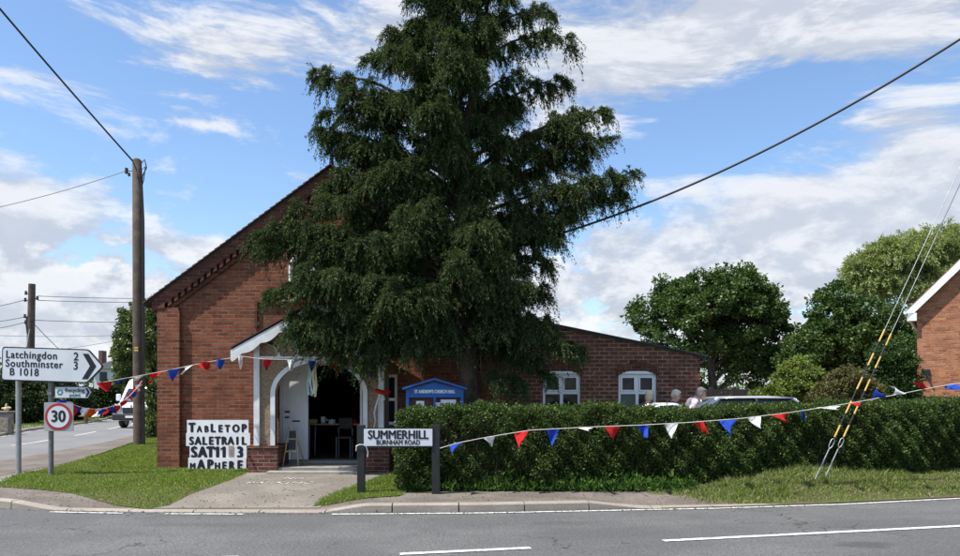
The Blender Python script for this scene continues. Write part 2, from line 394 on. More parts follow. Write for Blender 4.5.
M['grass'] = leaf_mat('grass_blade', (.125,.185,.028), (.235,.315,.06), (.34,.36,.13), 1.6, .35, .05, c3amt=.18)
M['grass_long'] = leaf_mat('long_grass_blade', (.105,.155,.030), (.20,.25,.065), (.34,.33,.16), 2.2, .33, .05, c3amt=.3)
M['weed'] = leaf_mat('weed_leaf', (.045,.10,.02), (.10,.18,.035), None, 2, .3, .06)
M['metal_lamp'] = M['black_paint']

def ground_mat(name, a, b_, c_, scale, fine, bump=.006, rough=.95, fineamt=.5, patch=(.42, .62), coarse=False):
    m, t, b, g = new_mat(name); pos = g.outputs['Position']
    f1 = t.smooth(t.noise(pos, scale, 5.0, .6), patch[0], patch[1])
    c = t.mix(f1, c4(a), c4(b_))
    f2 = t.smooth(t.noise(pos, fine, 3.0, .7), .35, .68)
    c = t.mix(t.m('MULTIPLY', f2, fineamt), c, c4(c_))
    n_s = t.noise(pos, 6.0, 5.0, .7)
    if coarse:                                   # chippings, tyre polish along the lane, a few patches
        vo = t.n('ShaderNodeTexVoronoi'); t.l(pos, vo.inputs['Vector']); vo.inputs['Scale'].default_value = 38
        c = t.mix(t.smooth(vo.outputs['Distance'], .0, .35, .55, 0), c, c4((.33, .325, .315)))
        f3 = t.smooth(t.noise(pos, 5.0, 5.0, .7), .52, .75); c = t.mix(t.m('MULTIPLY', f3, .35), c, c4(tuple(x*.55 for x in a)))
    if coarse:
        sx3 = t.n('ShaderNodeSeparateXYZ'); t.l(pos, sx3.inputs[0])
        along = t.m('SUBTRACT', sx3.outputs[1], t.m('MULTIPLY', sx3.outputs[0], .17))
        tr_ = t.noise(t.xyz(t.m('MULTIPLY', sx3.outputs[0], .10), t.m('MULTIPLY', along, 1.5), 2.0), 1.0, 4.0, .6)          # wheel paths
        c = t.mix(t.smooth(tr_, .45, .70, 0, .38), c, c4(tuple(x*.62 for x in a)))
        ck = t.n('ShaderNodeTexVoronoi', feature='DISTANCE_TO_EDGE'); ck.inputs['Scale'].default_value = .75
        wv = t.n('ShaderNodeVectorMath', operation='ADD'); nz3 = t.n('ShaderNodeTexNoise'); nz3.inputs['Scale'].default_value = 3.0; nz3.inputs['Detail'].default_value = 6.0; t.l(pos, nz3.inputs['Vector'])
        t.l(pos, wv.inputs[0]); t.l(nz3.outputs['Color'], wv.inputs[1]); t.l(wv.outputs[0], ck.inputs['Vector'])
        cm = t.m('MULTIPLY', t.smooth(ck.outputs['Distance'], .004, .016, .8, 0), t.smooth(t.noise(pos, .35, 3.0, .6), .52, .60))   # cracks in places
        c = t.mix(cm, c, (.03, .03, .03, 1))
        for (ox, oy, rx, ry, am) in ((4.13, 7.95, .35, .22, .6), (-3.6, 9.2, .9, .16, .25), (1.0, 9.3, .5, .2, .2)):       # oil stains
            qx = t.m('DIVIDE', t.m('SUBTRACT', sx3.outputs[0], ox), rx); qy = t.m('DIVIDE', t.m('SUBTRACT', sx3.outputs[1], oy), ry)
            dd_ = t.m('ADD', t.m('ADD', t.m('MULTIPLY', qx, qx), t.m('MULTIPLY', qy, qy)), t.m('MULTIPLY', t.m('SUBTRACT', n_s, .5), 2.2))
            c = t.mix(t.smooth(dd_, .2, 1.1, am, 0), c, (.05, .05, .05, 1))
    t.l(c, b.inputs['Base Color']); b.inputs['Roughness'].default_value = rough; b.inputs['Specular IOR Level'].default_value = .3
    bn = t.n('ShaderNodeBump'); bn.inputs['Distance'].default_value = bump; t.l(t.noise(pos, fine, 4.0, .7), bn.inputs['Height']); t.l(bn.outputs[0], b.inputs['Normal'])
    return m
M['asphalt'] = ground_mat('road_asphalt', (.118,.119,.121), (.158,.158,.157), (.058,.058,.061), .45, 30, .016, .85, .72, coarse=True)
M['asphalt_side'] = ground_mat('side_road_asphalt', (.17,.17,.172), (.20,.20,.20), (.12,.12,.122), .4, 40, .006, .85, .4)
M['pave'] = ground_mat('footway_tarmac', (.150,.128,.112), (.215,.188,.165), (.075,.062,.052), 1.1, 32, .012, .92, .65)
M['drive'] = ground_mat('drive_tarmac', (.185,.165,.142), (.25,.225,.195), (.11,.097,.083), 1.1, 30, .010, .92, .6)
M['kerb'] = ground_mat('kerb_concrete', (.30,.26,.22), (.36,.32,.275), (.20,.165,.135), 1.6, 40, .004, .9, .45)
M['soil'] = ground_mat('verge_soil', (.085,.10,.03), (.12,.085,.055), (.06,.075,.02), 1.5, 30, .02, .98, .5)
M['field'] = ground_mat('rough_grass_ground', (.075,.115,.03), (.11,.14,.045), (.05,.08,.02), .3, 12, .02, .98, .4)
M['yard'] = ground_mat('yard_gravel', (.20,.18,.15), (.24,.21,.18), (.13,.115,.1), .5, 35, .01, .95, .5)
def paint_mat():
    m, t, b, g = new_mat('road_paint'); pos = g.outputs['Position']
    f = t.smooth(t.noise(pos, 14, 8.0, .75), .46, .62)
    f2 = t.smooth(t.noise(pos, 1.5, 3.0, .6), .5, .8)
    c = t.mix(t.m('MULTIPLY', f, .8), (.62,.62,.60,1), (.19,.19,.188,1)); c = t.mix(t.m('MULTIPLY', f2, .35), c, (.3,.3,.29,1))
    t.l(c, b.inputs['Base Color']); b.inputs['Roughness'].default_value = .8
    return m
M['paint'] = paint_mat()
def worn_paint():
    m, t, b, g = new_mat('worn_paint'); pos = g.outputs['Position']
    f = t.smooth(t.noise(pos, 9, 6.0, .7), .40, .56)
    t.l(t.mix(f, (.60,.59,.56,1), (.23,.205,.18,1)), b.inputs['Base Color']); b.inputs['Roughness'].default_value = .9
    return m
M['worn'] = worn_paint()


# ------------------------------------------------------------------ setting: ground, roads, kerbs
def sheet(name, poly, z, m, kind='structure', zf=None):
    mb = MB(); mb.add([(x, y, z) for x, y in poly], [tuple(range(len(poly)))])
    o = mb.build(name, m); tag(o, kind=kind)
    me = o.data
    if me.polygons[0].normal.z < 0: me.flip_normals()
    if zf:
        bm = bmesh.new(); bm.from_mesh(me)
        lo = [min(p[i] for p in poly) for i in (0, 1)]; hi = [max(p[i] for p in poly) for i in (0, 1)]
        for i in (0, 1):
            for c in np.arange(lo[i]+.11, min(hi[i], lo[i]+6 if i == 0 else 12.6), .15):
                q = [0, 0, z]; q[i] = c; nn = [0, 0, 0]; nn[i] = 1
                bmesh.ops.bisect_plane(bm, geom=bm.verts[:]+bm.edges[:]+bm.faces[:], plane_co=q, plane_no=nn)
        for v in bm.verts: v.co.z = zf(v.co.x, v.co.y)
        for f in bm.faces: f.smooth = True
        bm.to_mesh(me); bm.free()
    return o

sheet('ground', [(-900, -300), (900, -300), (900, 1500), (-900, 1500)], -0.06, M['field'])
# far edge of the main road, from left to right
EX = [-70, -30, -17.5, -10.6, -8.3, -6.86, -5.85, -4.5, -2.0, 0.0, 1.68, 3.45, 5.35, 7.57, 12, 20, 40, 90]
EY = [40, 19.0, 13.6, 11.6, 11.0, 10.57, 10.3, 10.15, 10.08, 10.18, 10.39, 10.62, 11.0, 11.66, 13.2, 16.5, 27, 58]
def edge(x): return interp(x, EX, EY)
xs = sorted(set(list(np.arange(-30, 24, .5)) + EX))
mb = MB()
for i in range(len(xs)-1):
    a, b = xs[i], xs[i+1]
    mb.add([(a, edge(a)-5.4, 0), (b, edge(b)-5.4, 0), (b, edge(b)+.02, 0), (a, edge(a)+.02, 0)], [(0, 1, 2, 3)])
tag(mb.build('main_road', M['asphalt']), kind='structure')
sheet('near_verge', [(-70, -20), (90, -20)] + [(x, edge(x)-5.42) for x in xs[::-1]], 0.03, M['field'])
# side road
RE = [(-10.6, 11.6), (-11.1, 14), (-11.3, 17.4), (-11.7, 20.1), (-12.4, 24.2), (-13.7, 29.6), (-16.0, 37), (-20.5, 50), (-31, 75), (-60, 130)]
LE = [(-17.5, 13.6), (-17.4, 17), (-17.6, 20), (-18.0, 24), (-18.9, 29), (-20.6, 33.8), (-23.1, 43.9), (-27.0, 55), (-38, 78), (-68, 134)]
sheet('side_road', [(-17.5, 13.3), (-10.6, 11.4)] + RE + LE[::-1], 0.004, M['asphalt_side'])

def strip(path, w, z, m, name, dashes=None, off=0.0, kind='structure'):
    """painted line along a path; dashes = (on, off) lengths"""
    pts = [Vector((p[0], p[1], 0)) for p in path]
    fine = []
    for a, b in zip(pts, pts[1:]):
        n = max(1, int((b-a).length/.25))
        fine += [a.lerp(b, i/n) for i in range(n)]
    fine.append(pts[-1])
    mb = MB(); s = 0
    for a, b in zip(fine, fine[1:]):
        L = (b-a).length; mid = s + L/2; s += L
        if dashes and (mid % (dashes[0]+dashes[1])) > dashes[0]: continue
        d = (b-a).normalized(); nrm = Vector((-d.y, d.x, 0))
        q = [a+nrm*(off-w/2), b+nrm*(off-w/2), b+nrm*(off+w/2), a+nrm*(off+w/2)]
        mb.add([(p.x, p.y, z) for p in q], [(0, 1, 2, 3)])
    return tag(mb.build(name, m), kind=kind)
eline = [(x, edge(x)-.10) for x in xs if -2.0 <= x <= 24]
strip(eline, .075, .008, M['paint'], 'road_edge_marking')
for x0, x1 in ((-5.92, -4.86), (-4.27, -3.19)):
    strip([(x, edge(x)-.13) for x in np.linspace(x0, x1, 6)], .07, .008, M['paint'], 'road_edge_marking')
def cy_(x): return interp(x, [-30, -6, -.81, .53, 2.02, 5.9, 12, 24], [14, 7.0, 7.47, 7.77, 8.15, 9.08, 11.0, 16.5])
for x0, x1 in ((-6.4, -2.4), (-.81, .53), (2.02, 6.2), (7.6, 12), (13.4, 18)):
    strip([(x, cy_(x)) for x in np.linspace(x0, x1, 12)], .10, .008, M['paint'], 'road_centre_marking')
strip([(x+.0, y) for x, y in RE[1:8]], .09, .010, M['paint'], 'side_road_edge_marking', off=-.12 if False else .14)
strip([(x, y) for x, y in LE[1:9]], .09, .010, M['paint'], 'side_road_edge_marking', dashes=(1.6, .6), off=-.14)
ctr = [((a[0]+b[0])/2, (a[1]+b[1])/2) for a, b in zip(RE[1:], LE[1:])]
strip([(-14.4, 17.5), (-14.65, 21), (-15.3, 25.5), (-16.6, 31), (-19.4, 41), (-24, 53)], .11, .010, M['paint'], 'side_road_centre_marking', dashes=(3.6, 2.6))

# kerb: a row of concrete stones with lowered stretches
def kh(x): return interp(x, [-7.0, -6.75, -6.0, -2.15, -1.6, 1.55, 2.3, 5.0], [.12, .12, .028, .028, .12, .12, .03, .012])
kxs = np.arange(-10.3, 5.0, .05); mb = MB()
def kerb_pt(x, off):
    d = Vector((1, (edge(x+.05)-edge(x-.05))/.1, 0)).normalized(); n = Vector((-d.y, d.x, 0)); p = Vector((x, edge(x), 0)) + n*off; return p
k0 = -10.3
while k0 < 4.6:
    a, b = k0+.006, k0+.90
    seg = np.linspace(a, b, 6); rows = []
    for x in seg:
        h = kh(x); rows.append([kerb_pt(x, 0)+Vector((0,0,-.05)), kerb_pt(x, .0)+Vector((0,0,max(h-.02,.002))), kerb_pt(x, .02)+Vector((0,0,h)), kerb_pt(x, .135)+Vector((0,0,h)), kerb_pt(x, .135)+Vector((0,0,-.05))])
    vs = [p for r_ in rows for p in r_]; fs = []
    for i in range(5):
        for j in range(4): fs.append((i*5+j, (i+1)*5+j, (i+1)*5+j+1, i*5+j+1))
    fs += [(0,1,2,3,4), (25,29,28,27,26)]
    mb.add(vs, fs); k0 += .91
# kerb round the junction corner and along the side road
tag(mb.build('kerb', M['kerb']), kind='structure')
def side_kerb(path, off, h, name):
    mb = MB(); pts = [Vector((p[0], p[1], 0)) for p in path]
    for a, b in zip(pts, pts[1:]):
        d = (b-a).normalized(); n = Vector((-d.y, d.x, 0))*off
        v = [a, b, b+n, a+n]
        mb.add([(q.x, q.y, -.05) for q in v] + [(q.x, q.y, h) for q in v], [(0,3,2,1),(4,5,6,7),(0,1,5,4),(1,2,6,5),(2,3,7,6),(3,0,4,7)])
    return tag(mb.build(name, M['kerb']), kind='structure')
side_kerb(RE[:9], -.13, .05, 'kerb'); side_kerb(LE[1:9], .13, .11, 'kerb')

# footways
def foot_z(x, y):
    o = (y-edge(x))*.97; return lerp(kh(x)-.004, .10, max(0, min(1, (o-.13)/1.0)))
mb = MB(); px_ = np.arange(-10.3, 3.9, .15)
for a, b in zip(px_, px_[1:]):
    for (o0, o1) in ((.13, .5), (.5, 1.0), (1.0, 1.55)):
        q = []
        for x, o in ((a, o0), (b, o0), (b, o1), (a, o1)):
            p = kerb_pt(x, o); t = (o-.13)/1.0; z = lerp(kh(x)-.004, .10, min(1, t)); q.append((p.x, p.y, z))
        mb.add(q, [(0, 1, 2, 3)], True)
tag(mb.build('pavement', M['pave']), kind='structure')
sheet('churchyard', [(-10.2, 11.9), (-6, 11.45), (4, 11.6), (8, 13), (30, 22), (30, 60), (-9, 60), (-9.6, 24)], .085, M['yard'])
inner = [(-9.0, 12.3), (-9.3, 16.6), (-10.0, 19.5), (-11.3, 24), (-13, 30), (-16, 38), (-20, 49)]
sheet('side_pavement', [(-10.7, 11.7), (-11.0, 14), (-11.17, 17.4), (-11.57, 20.1), (-12.27, 24.2), (-13.57, 29.6), (-15.87, 37), (-20.3, 50)] + inner[::-1], .092, M['pave'])
GP = [(-8.1, 12.25), (-7.1, 11.85), (-6.2, 11.35), (-5.2, 10.55), (-4.62, 10.28), (-4.42, 10.5), (-4.40, 11.8), (-4.45, 13.4), (-4.55, 14.6), (-4.6, 15.3), (-6.75, 15.3), (-6.9, 30), (-12.8, 30), (-11.0, 23.6), (-9.8, 19.5), (-9.15, 16.6), (-8.75, 14.2)]
sheet('grass_verge', GP, .104, M['soil'], zf=lambda x, y: foot_z(x, y)+.012)
GR = [(-2.36, 10.42), (-1.75, 10.75), (-1.2, 11.05), (-1.15, 14.2), (-1.62, 14.2), (-1.95, 12.5), (-2.2, 11.4)]
sheet('grass_verge', GR, .106, M['soil'], zf=lambda x, y: foot_z(x, y)+.014)
DR = [(-4.62, 10.33), (-2.25, 10.33), (-2.1, 11.4), (-1.9, 12.5), (-1.55, 14.4), (-1.5, 15.2), (-4.7, 15.2), (-4.6, 14.6), (-4.5, 13.4), (-4.43, 11.8), (-4.45, 10.5)]
def drz(x, y): return interp(y, [10.33, 11.4], [.050, .112])
sheet('drive', DR, .112, M['drive'], zf=lambda x, y: foot_z(x, y)+.008)
sheet('far_verge', [(-17.9, 16), (-18.1, 20), (-18.4, 25), (-19.1, 29), (-20.9, 33.8), (-23.3, 43.9), (-27.3, 55), (-38, 78), (-80, 78), (-80, 30), (-32, 19)], .07, M['field'])
sheet('far_pavement', [(-17.75, 14.2), (-17.7, 20), (-18.1, 25), (-19.0, 29), (-20.75, 33.8), (-22, 38), (-23.6, 38), (-22.4, 33.8), (-20.6, 29), (-19.7, 25), (-19.2, 20), (-19.4, 14.6)], .085, M['pave'])
# worn wording painted on the drive in front of the porch
def road_text(s, size, loc, ysc):
    me_o = text_part(s, size, Matrix.Translation(loc) @ Matrix.Diagonal((1, ysc, 1, 1)), M['worn'], None, 'drive_marking', bold=.004, depth=.001, spacing=1.15)
    return tag(me_o, kind='structure')
road_text('NO', .22, (-3.35, 13.35, .113), 1.6)
road_text('PARKING', .25, (-3.42, 12.68, .113), 1.5)

# bank of rough grass under the hedge on the right
HX = [-1.6, 1.2, 4.0, 7.5, 14.0, 24]; HYv = [11.62, 11.72, 12.1, 12.75, 14.8, 18.8]
def hedge_front(x): return interp(x, HX, HYv)
def bank_h(x): return interp(x, [2.0, 3.4, 4.3, 4.9, 5.4, 6.3, 8, 14, 24], [.11, .14, .27, .40, .42, .34, .30, .32, .3])
def bank_z(x, y):
    e = edge(x)+.14; h = hedge_front(x)+.1; t = max(0, min(1, (y-e)/(h-e))); t = t*t*(3-2*t)
    return .015 + (bank_h(x)-.015)*t + .012*math.sin(x*9+y*5)*t
bx = np.arange(2.6, 24, .2); mb = MB()
for a, b in zip(bx, bx[1:]):
    for k in range(8):
        q = []
        for x, t in ((a, k/8), (b, k/8), (b, (k+1)/8), (a, (k+1)/8)):
            y = lerp(edge(x)+.0, hedge_front(x)+.7, t); fade = min(1, max(0, (x-2.6)/.9)); q.append((x, y, lerp(.04, bank_z(x, y), 1)))
        mb.add(q, [(0, 1, 2, 3)], True)
tag(mb.build('grass_bank', M['soil']), kind='structure')


# ------------------------------------------------------------------ foliage machinery (numpy)
def unit(a): return a/np.maximum(np.linalg.norm(a, axis=1, keepdims=True), 1e-9)
def leaf_mesh(name, base, axis, length, width, m, parent=None, fold=.25, nrm=None):
    """one diamond leaf per row: base point, axis, length, width"""
    n = len(base); axis = unit(axis)
    side = np.cross(axis, nrm if nrm is not None else rng.normal(size=(n, 3)))
    side = unit(side); up = np.cross(side, axis)
    L = np.asarray(length).reshape(-1, 1); W = np.asarray(width).reshape(-1, 1)
    mid = base + axis*L*.45
    v = np.empty((n, 4, 3)); v[:, 0] = base; v[:, 1] = mid + side*W*.5 + up*W*fold; v[:, 2] = base + axis*L; v[:, 3] = mid - side*W*.5 + up*W*fold
    me = bpy.data.meshes.new(name)
    me.vertices.add(n*4); me.vertices.foreach_set('co', v.reshape(-1).astype(np.float32))
    me.loops.add(n*4); me.loops.foreach_set('vertex_index', np.arange(n*4, dtype=np.int32))
    me.polygons.add(n); me.polygons.foreach_set('loop_start', np.arange(0, n*4, 4, dtype=np.int32)); me.polygons.foreach_set('loop_total', np.full(n, 4, dtype=np.int32))
    me.update(calc_edges=True); me.materials.append(m)
    return link(name, me, parent)
def in_poly(pts, poly):
    x, y = pts[:, 0], pts[:, 1]; r = np.zeros(len(pts), bool); j = len(poly)-1
    for i in range(len(poly)):
        xi, yi = poly[i]; xj, yj = poly[j]
        c = ((yi > y) != (yj > y)) & (x < (xj-xi)*(y-yi)/((yj-yi) or 1e-9)+xi); r ^= c; j = i
    return r
def grass(poly, n, z, h, m, zf=None, lean=.45, wd=.010, edge_soft=.0):
    P_ = np.array(poly); lo, hi = P_.min(0), P_.max(0)
    pts = rng.uniform(lo, hi, size=(n, 2)); 
    j = pts + rng.normal(size=pts.shape)*edge_soft
    pts = pts[in_poly(j, poly)]
    zz = np.full(len(pts), z) if zf is None else np.array([zf(a, b) for a, b in pts])
    base = np.column_stack([pts, zz-.005])
    ax = np.column_stack([rng.normal(size=(len(pts), 2))*lean, np.ones(len(pts))])
    patch = .75 + .5*np.sin(pts[:, 0]*1.7+1)*np.sin(pts[:, 1]*1.3)+.25*np.sin(pts[:, 0]*5.1)*np.sin(pts[:, 1]*4.3)
    hh = rng.uniform(.5, 1.2, len(pts))*h*np.clip(patch, .55, 1.4)
    return base, ax, hh, np.full(len(pts), wd)
def grass_obj(parts, m, name='grass'):
    b, a, h, w_ = [np.concatenate(x) for x in zip(*parts)]
    return tag(leaf_mesh(name, b, a, h, w_, m, None, .1), kind='stuff')
near = [p for p in GP]
grass_obj([grass(near, 330000, .104, .055, None, zf=lambda x, y: foot_z(x, y)+.012, edge_soft=.05, wd=.013), grass(GR, 26000, .106, .065, None, zf=lambda x, y: foot_z(x, y)+.014, edge_soft=.05, wd=.013)], M['grass'])
bankpoly = [(x, edge(x)+.20) for x in np.arange(3.3, 16, .3)] + [(x, hedge_front(x)+.25) for x in np.arange(16, 2.6, -.3)]
grass_obj([grass(bankpoly, 190000, 0, .085, None, zf=bank_z, lean=.75, wd=.011, edge_soft=.08),
           grass([(3.6, 11.05), (5.4, 11.45), (7.4, 12.1), (7.2, 12.7), (5, 12.3), (3.9, 11.9)], 9000, 0, .16, None, zf=bank_z, lean=.8, wd=.010)], M['grass_long'])
wx = rng.uniform(-1.2, 3.4, 5200); wy = np.array([hedge_front(x) for x in wx]) - np.abs(rng.normal(size=len(wx)))*(.05+.10*np.clip((wx-.5)/2, 0, 1))
keep = rng.uniform(size=len(wx)) < (.18+.8*np.clip((wx-.2)/2.0, 0, 1)); wx, wy = wx[keep], wy[keep]
wb = np.column_stack([wx, wy, .10+np.abs(rng.normal(size=len(wx)))*.08])
wa = np.column_stack([rng.normal(size=(len(wx), 2))*.8, np.abs(rng.normal(size=len(wx)))+.3])
tag(leaf_mesh('weeds', wb, wa, rng.uniform(.05, .14, len(wx)), rng.uniform(.02, .045, len(wx)), M['weed']), kind='stuff')
fx = rng.uniform(-44, -18.5, 60000); fy = rng.uniform(29, 60, 60000)
ok = in_poly(np.column_stack([fx, fy]), [(-19.3, 29), (-21.2, 33.8), (-23.6, 43.9), (-27.6, 55), (-29, 58), (-44, 58), (-44, 34)])
fb = np.column_stack([fx, fy, np.full(len(fx), .07)])[ok]
tag(leaf_mesh('grass', fb, np.column_stack([rng.normal(size=(len(fb), 2))*.5, np.ones(len(fb))]), rng.uniform(.05, .12, len(fb)), np.full(len(fb), .03), M['grass']), kind='stuff')

def hanging_twigs(starts, dirs, length, leaves_per, droop, spread, L, W):
    """twigs that grow along dirs and bend down; returns leaf base, axis, length, width"""
    n = len(starts); k = leaves_per
    t = rng.uniform(0.05, 1, size=(n, k)); ln = length.reshape(-1, 1)
    d = unit(dirs)
    pos = starts[:, None, :] + d[:, None, :]*(ln*t)[..., None]
    pos[..., 2] -= (droop.reshape(-1, 1))*(t**1.8)*ln
    pos += rng.normal(size=pos.shape)*spread
    ax = d[:, None, :] + rng.normal(size=pos.shape)*.55
    ax[..., 2] -= (droop.reshape(-1, 1))*1.6*t
    return pos.reshape(-1, 3), ax.reshape(-1, 3), rng.uniform(.7, 1.3, n*k)*L, rng.uniform(.7, 1.3, n*k)*W

def broad_tree(name, label, cat, base, lobes, m_leaf, m_bark, n_clump, per, clump_r, leaf, trunk_r, group=None, Y=None, depth=1.0, crown='crown', flat=.75, limbs=26, shell=.62):
    """tree: tapered trunk with limbs reaching into a crown of leaf clumps spread through several lobes"""
    base = Vector(base); t = thing(name, label, cat, base, group)
    L = []
    for (px, py, rx, ry) in lobes:
        c = P(px, py, Y); s = Y/F; L.append((np.array(c), np.array([rx*s, min(rx, ry)*s*depth, ry*s])))
    for c_, r_ in list(L):                        # knobbly outline: smaller lobes round each big one
        for _ in range(7):
            d_ = rng.normal(size=3); d_ /= np.linalg.norm(d_); d_[2] = abs(d_[2])*.9-.15
            f_ = rng.uniform(.18, .46); L.append((c_+d_*r_*rng.uniform(.78, 1.10), r_*f_))
    vol = np.array([r[0]*r[1]*r[2] for c, r in L])**(2/3); pick = rng.choice(len(L), n_clump, p=vol/vol.sum())
    u = unit(rng.normal(size=(n_clump, 3))); rad = shell + (1-shell)*rng.uniform(size=(n_clump, 1))**.6
    C_ = np.array([L[i][0] for i in pick]); R_ = np.array([L[i][1] for i in pick])
    cl = C_ + u*rad*R_; yo = rng.uniform(-.5, .5, size=(n_clump, 1)); cl[:, 1:2] += yo*.3
    cr = clump_r*rng.uniform(.45, 1.25, size=(n_clump, 1))
    pp = np.repeat(cl, per, 0); rr = np.repeat(cr, per, 0); q = unit(rng.normal(size=pp.shape))*(rng.uniform(size=(len(pp), 1))**.45)
    q[:, 2] *= flat
    pos = pp + q*rr
    ax = q + rng.normal(size=q.shape)*.6 + np.array([0, 0, -.25])
    keep = pos[:, 2] > base.z+.05; pos, ax = pos[keep], ax[keep]
    lf = rng.uniform(.65, 1.3, len(pos))*leaf
    leaf_mesh(crown, pos, ax, lf, lf*.62, m_leaf, t)
    mb = MB(); top = max(c[2] for c, r in L); cen = np.mean([c for c, r in L], 0)
    hgt = max(.5, (top-base.z)*.85)
    tp = [base + Vector((math.sin(i*1.3)*trunk_r*.5*(i/5), math.cos(i*1.7)*trunk_r*.4*(i/5), hgt*i/5)) + Vector(((cen[0]-base.x)*(i/5)**1.5, (cen[1]-base.y)*(i/5)**1.5, 0)) for i in range(6)]
    mb.tube(tp, [trunk_r*(1.25 if i == 0 else 1-.15*i) for i in range(6)], 9)
    for i in rng.choice(n_clump, min(limbs, n_clump), replace=False):
        e = Vector(cl[i]); k = rng.uniform(.25, .8); s0 = tp[0].lerp(tp[-1], k); s0 = tp[int(k*5)].lerp(tp[int(k*5)+1], k*5-int(k*5))
        md = s0.lerp(e, .5) + Vector((0, 0, -.06*(e-s0).length)); mb.tube([s0, md, e], [trunk_r*.38, trunk_r*.22, trunk_r*.06], 6, cap=False)
    mb.build('trunk', m_bark, t, fix=False)
    return t


# fallen bits of leaf and grit along the kerb, the drive and the footway
lx, ly, lz = [], [], []
for i in range(900):
    x = random.uniform(-9, 5); m_ = random.random()
    y = edge(x)+(random.gauss(-.06, .05) if m_ < .45 else random.uniform(.2, 1.2)) if m_ < .9 else random.uniform(11, 14)
    if m_ >= .9: x = random.uniform(-4.3, -2.2)
    if m_ < .45 and y > edge(x)-.01: continue
    lx.append(x); ly.append(y); lz.append(.010 if y < edge(x) else foot_z(x, y)+.012)
lb = np.column_stack([lx, ly, lz]); n = len(lb)
tag(leaf_mesh('leaf_litter', lb, np.column_stack([rng.normal(size=(n, 2)), np.abs(rng.normal(size=n))*.12]), rng.uniform(.02, .06, n), rng.uniform(.012, .03, n), M['l_brown'], nrm=np.tile([[0., 0., 1.]], (n, 1))), kind='stuff')

# ------------------------------------------------------------------ the church hall
YF = 15.4                                        # front of the gable wall
XC = -3.08; XL = -6.70; XR = 0.54
ZE = 3.60; ZA = 6.36; SL = (ZA-ZE)/(XC-(-6.80))
hall = thing('church_hall', 'red brick church hall with a steep gable, white timber porch and lean-to extension', 'church hall', (XC, YF+4, .1))

def wall(name, x0, x1, zb, top, openings, y0, y1, m, parent, splits=()):
    cut = sorted(set([x0, x1] + [o[0] for o in openings] + [o[1] for o in openings] + [s for s in splits if x0 < s < x1]))
    mb = MB()
    for a, b in zip(cut, cut[1:]):
        segs = [(zb, None)]
        for o in sorted(openings, key=lambda q: q[2]):
            if o[0] <= a+1e-6 and b <= o[1]+1e-6:
                lo, _ = segs.pop(); segs.append((lo, o[2])); segs.append((o[3], None))
        for lo, hi in segs:
            if hi is not None and hi-lo < .01: continue
            za, zb_ = (top(a), top(b)) if hi is None else (hi, hi)
            mb.prism([(a, lo), (b, lo), (b, zb_), (a, za)], y0, y1)
    return mb.build(name, m, parent)
def gable(x): return ZA - .12 - SL*abs(x-XC)
DX0, DX1 = -4.18, -2.45                         # doorway
WX0, WX1 = -2.10, -1.72                         # narrow window beside the porch
wall('front_wall', XL, XR, .05, gable, [(DX0, DX1, .05, 2.30), (WX0, WX1, 1.0, 2.05)], YF, YF+.34, M['brick'], hall, [XC])
mb = MB(); mb.box(XL, XL+.34, YF+.342, 27, .05, ZE-.15); mb.build('side_wall', M['brick'], hall)
mb = MB(); mb.box(XR-.34, XR, YF+.342, 27, .05, ZE-.15); mb.build('side_wall', M['brick'], hall)
mb = MB(); mb.prism([(XL+.342, .05), (XR-.342, .05), (XR-.342, gable(XR-.342)), (XC, gable(XC)), (XL+.342, gable(XL+.342))], 26.66, 27); mb.build('back_wall', M['brick'], hall)
# roof: two slopes with depth, tile edge showing along the verge
def slope_poly(x_out, t0, t1):                   # band measured square-ish below the roof line
    z = lambda x: ZA - SL*abs(x-XC)
    return z
for sgn in (-1, 1):
    xo = XC + sgn*3.86; zo = ZA - SL*3.86
    mb = MB(); mb.prism([(XC, ZA-.05), (xo, zo-.05), (xo, zo), (XC, ZA+.0)], YF-.12, 27.2); mb.build('roof_slope', M['slate'], hall)
    mb = MB(); nrow = 34
    for i in range(nrow):                        # verge tiles
        a, b = i/nrow, (i+.93)/nrow; xa, xb = XC+sgn*3.88*a, XC+sgn*3.88*b; za, zb = ZA-SL*3.88*a, ZA-SL*3.88*b
        mb.prism([(xa, za+.003), (xb, zb+.003), (xb, zb+.040), (xa, za+.022)], YF-.18, YF-.02)
    mb.build('verge_tiles', M['tile_edge'], hall)
    # stepped brick corbelling below the verge: plain band, dentils, lower band
    def band(d0, d1, x0, x1, proj, name, m, y1=None):
        mb = MB(); mb.prism([(XC+sgn*x0, ZA-d0-SL*x0), (XC+sgn*x1, ZA-d0-SL*x1), (XC+sgn*x1, ZA-d1-SL*x1), (XC+sgn*x0, ZA-d1-SL*x0)], YF-proj, y1 or (YF-.002)); mb.build(name, m, hall)
    band(.053, .30, 0.0, 3.70, .12, 'corbel_band', M['brick_trim'])
    mb = MB()
    for i in range(26):
        x0 = .08 + i*.134; x1 = x0+.072
        mb.prism([(XC+sgn*x0, ZA-.302-SL*x0), (XC+sgn*x1, ZA-.302-SL*x1), (XC+sgn*x1, ZA-.41-SL*x1), (XC+sgn*x0, ZA-.41-SL*x0)], YF-.115, YF-.002)
    mb.build('dentil_course', M['brick_trim'], hall)
    band(.412, .50, 0.0, 3.42, .062, 'string_course', M['brick_trim'])
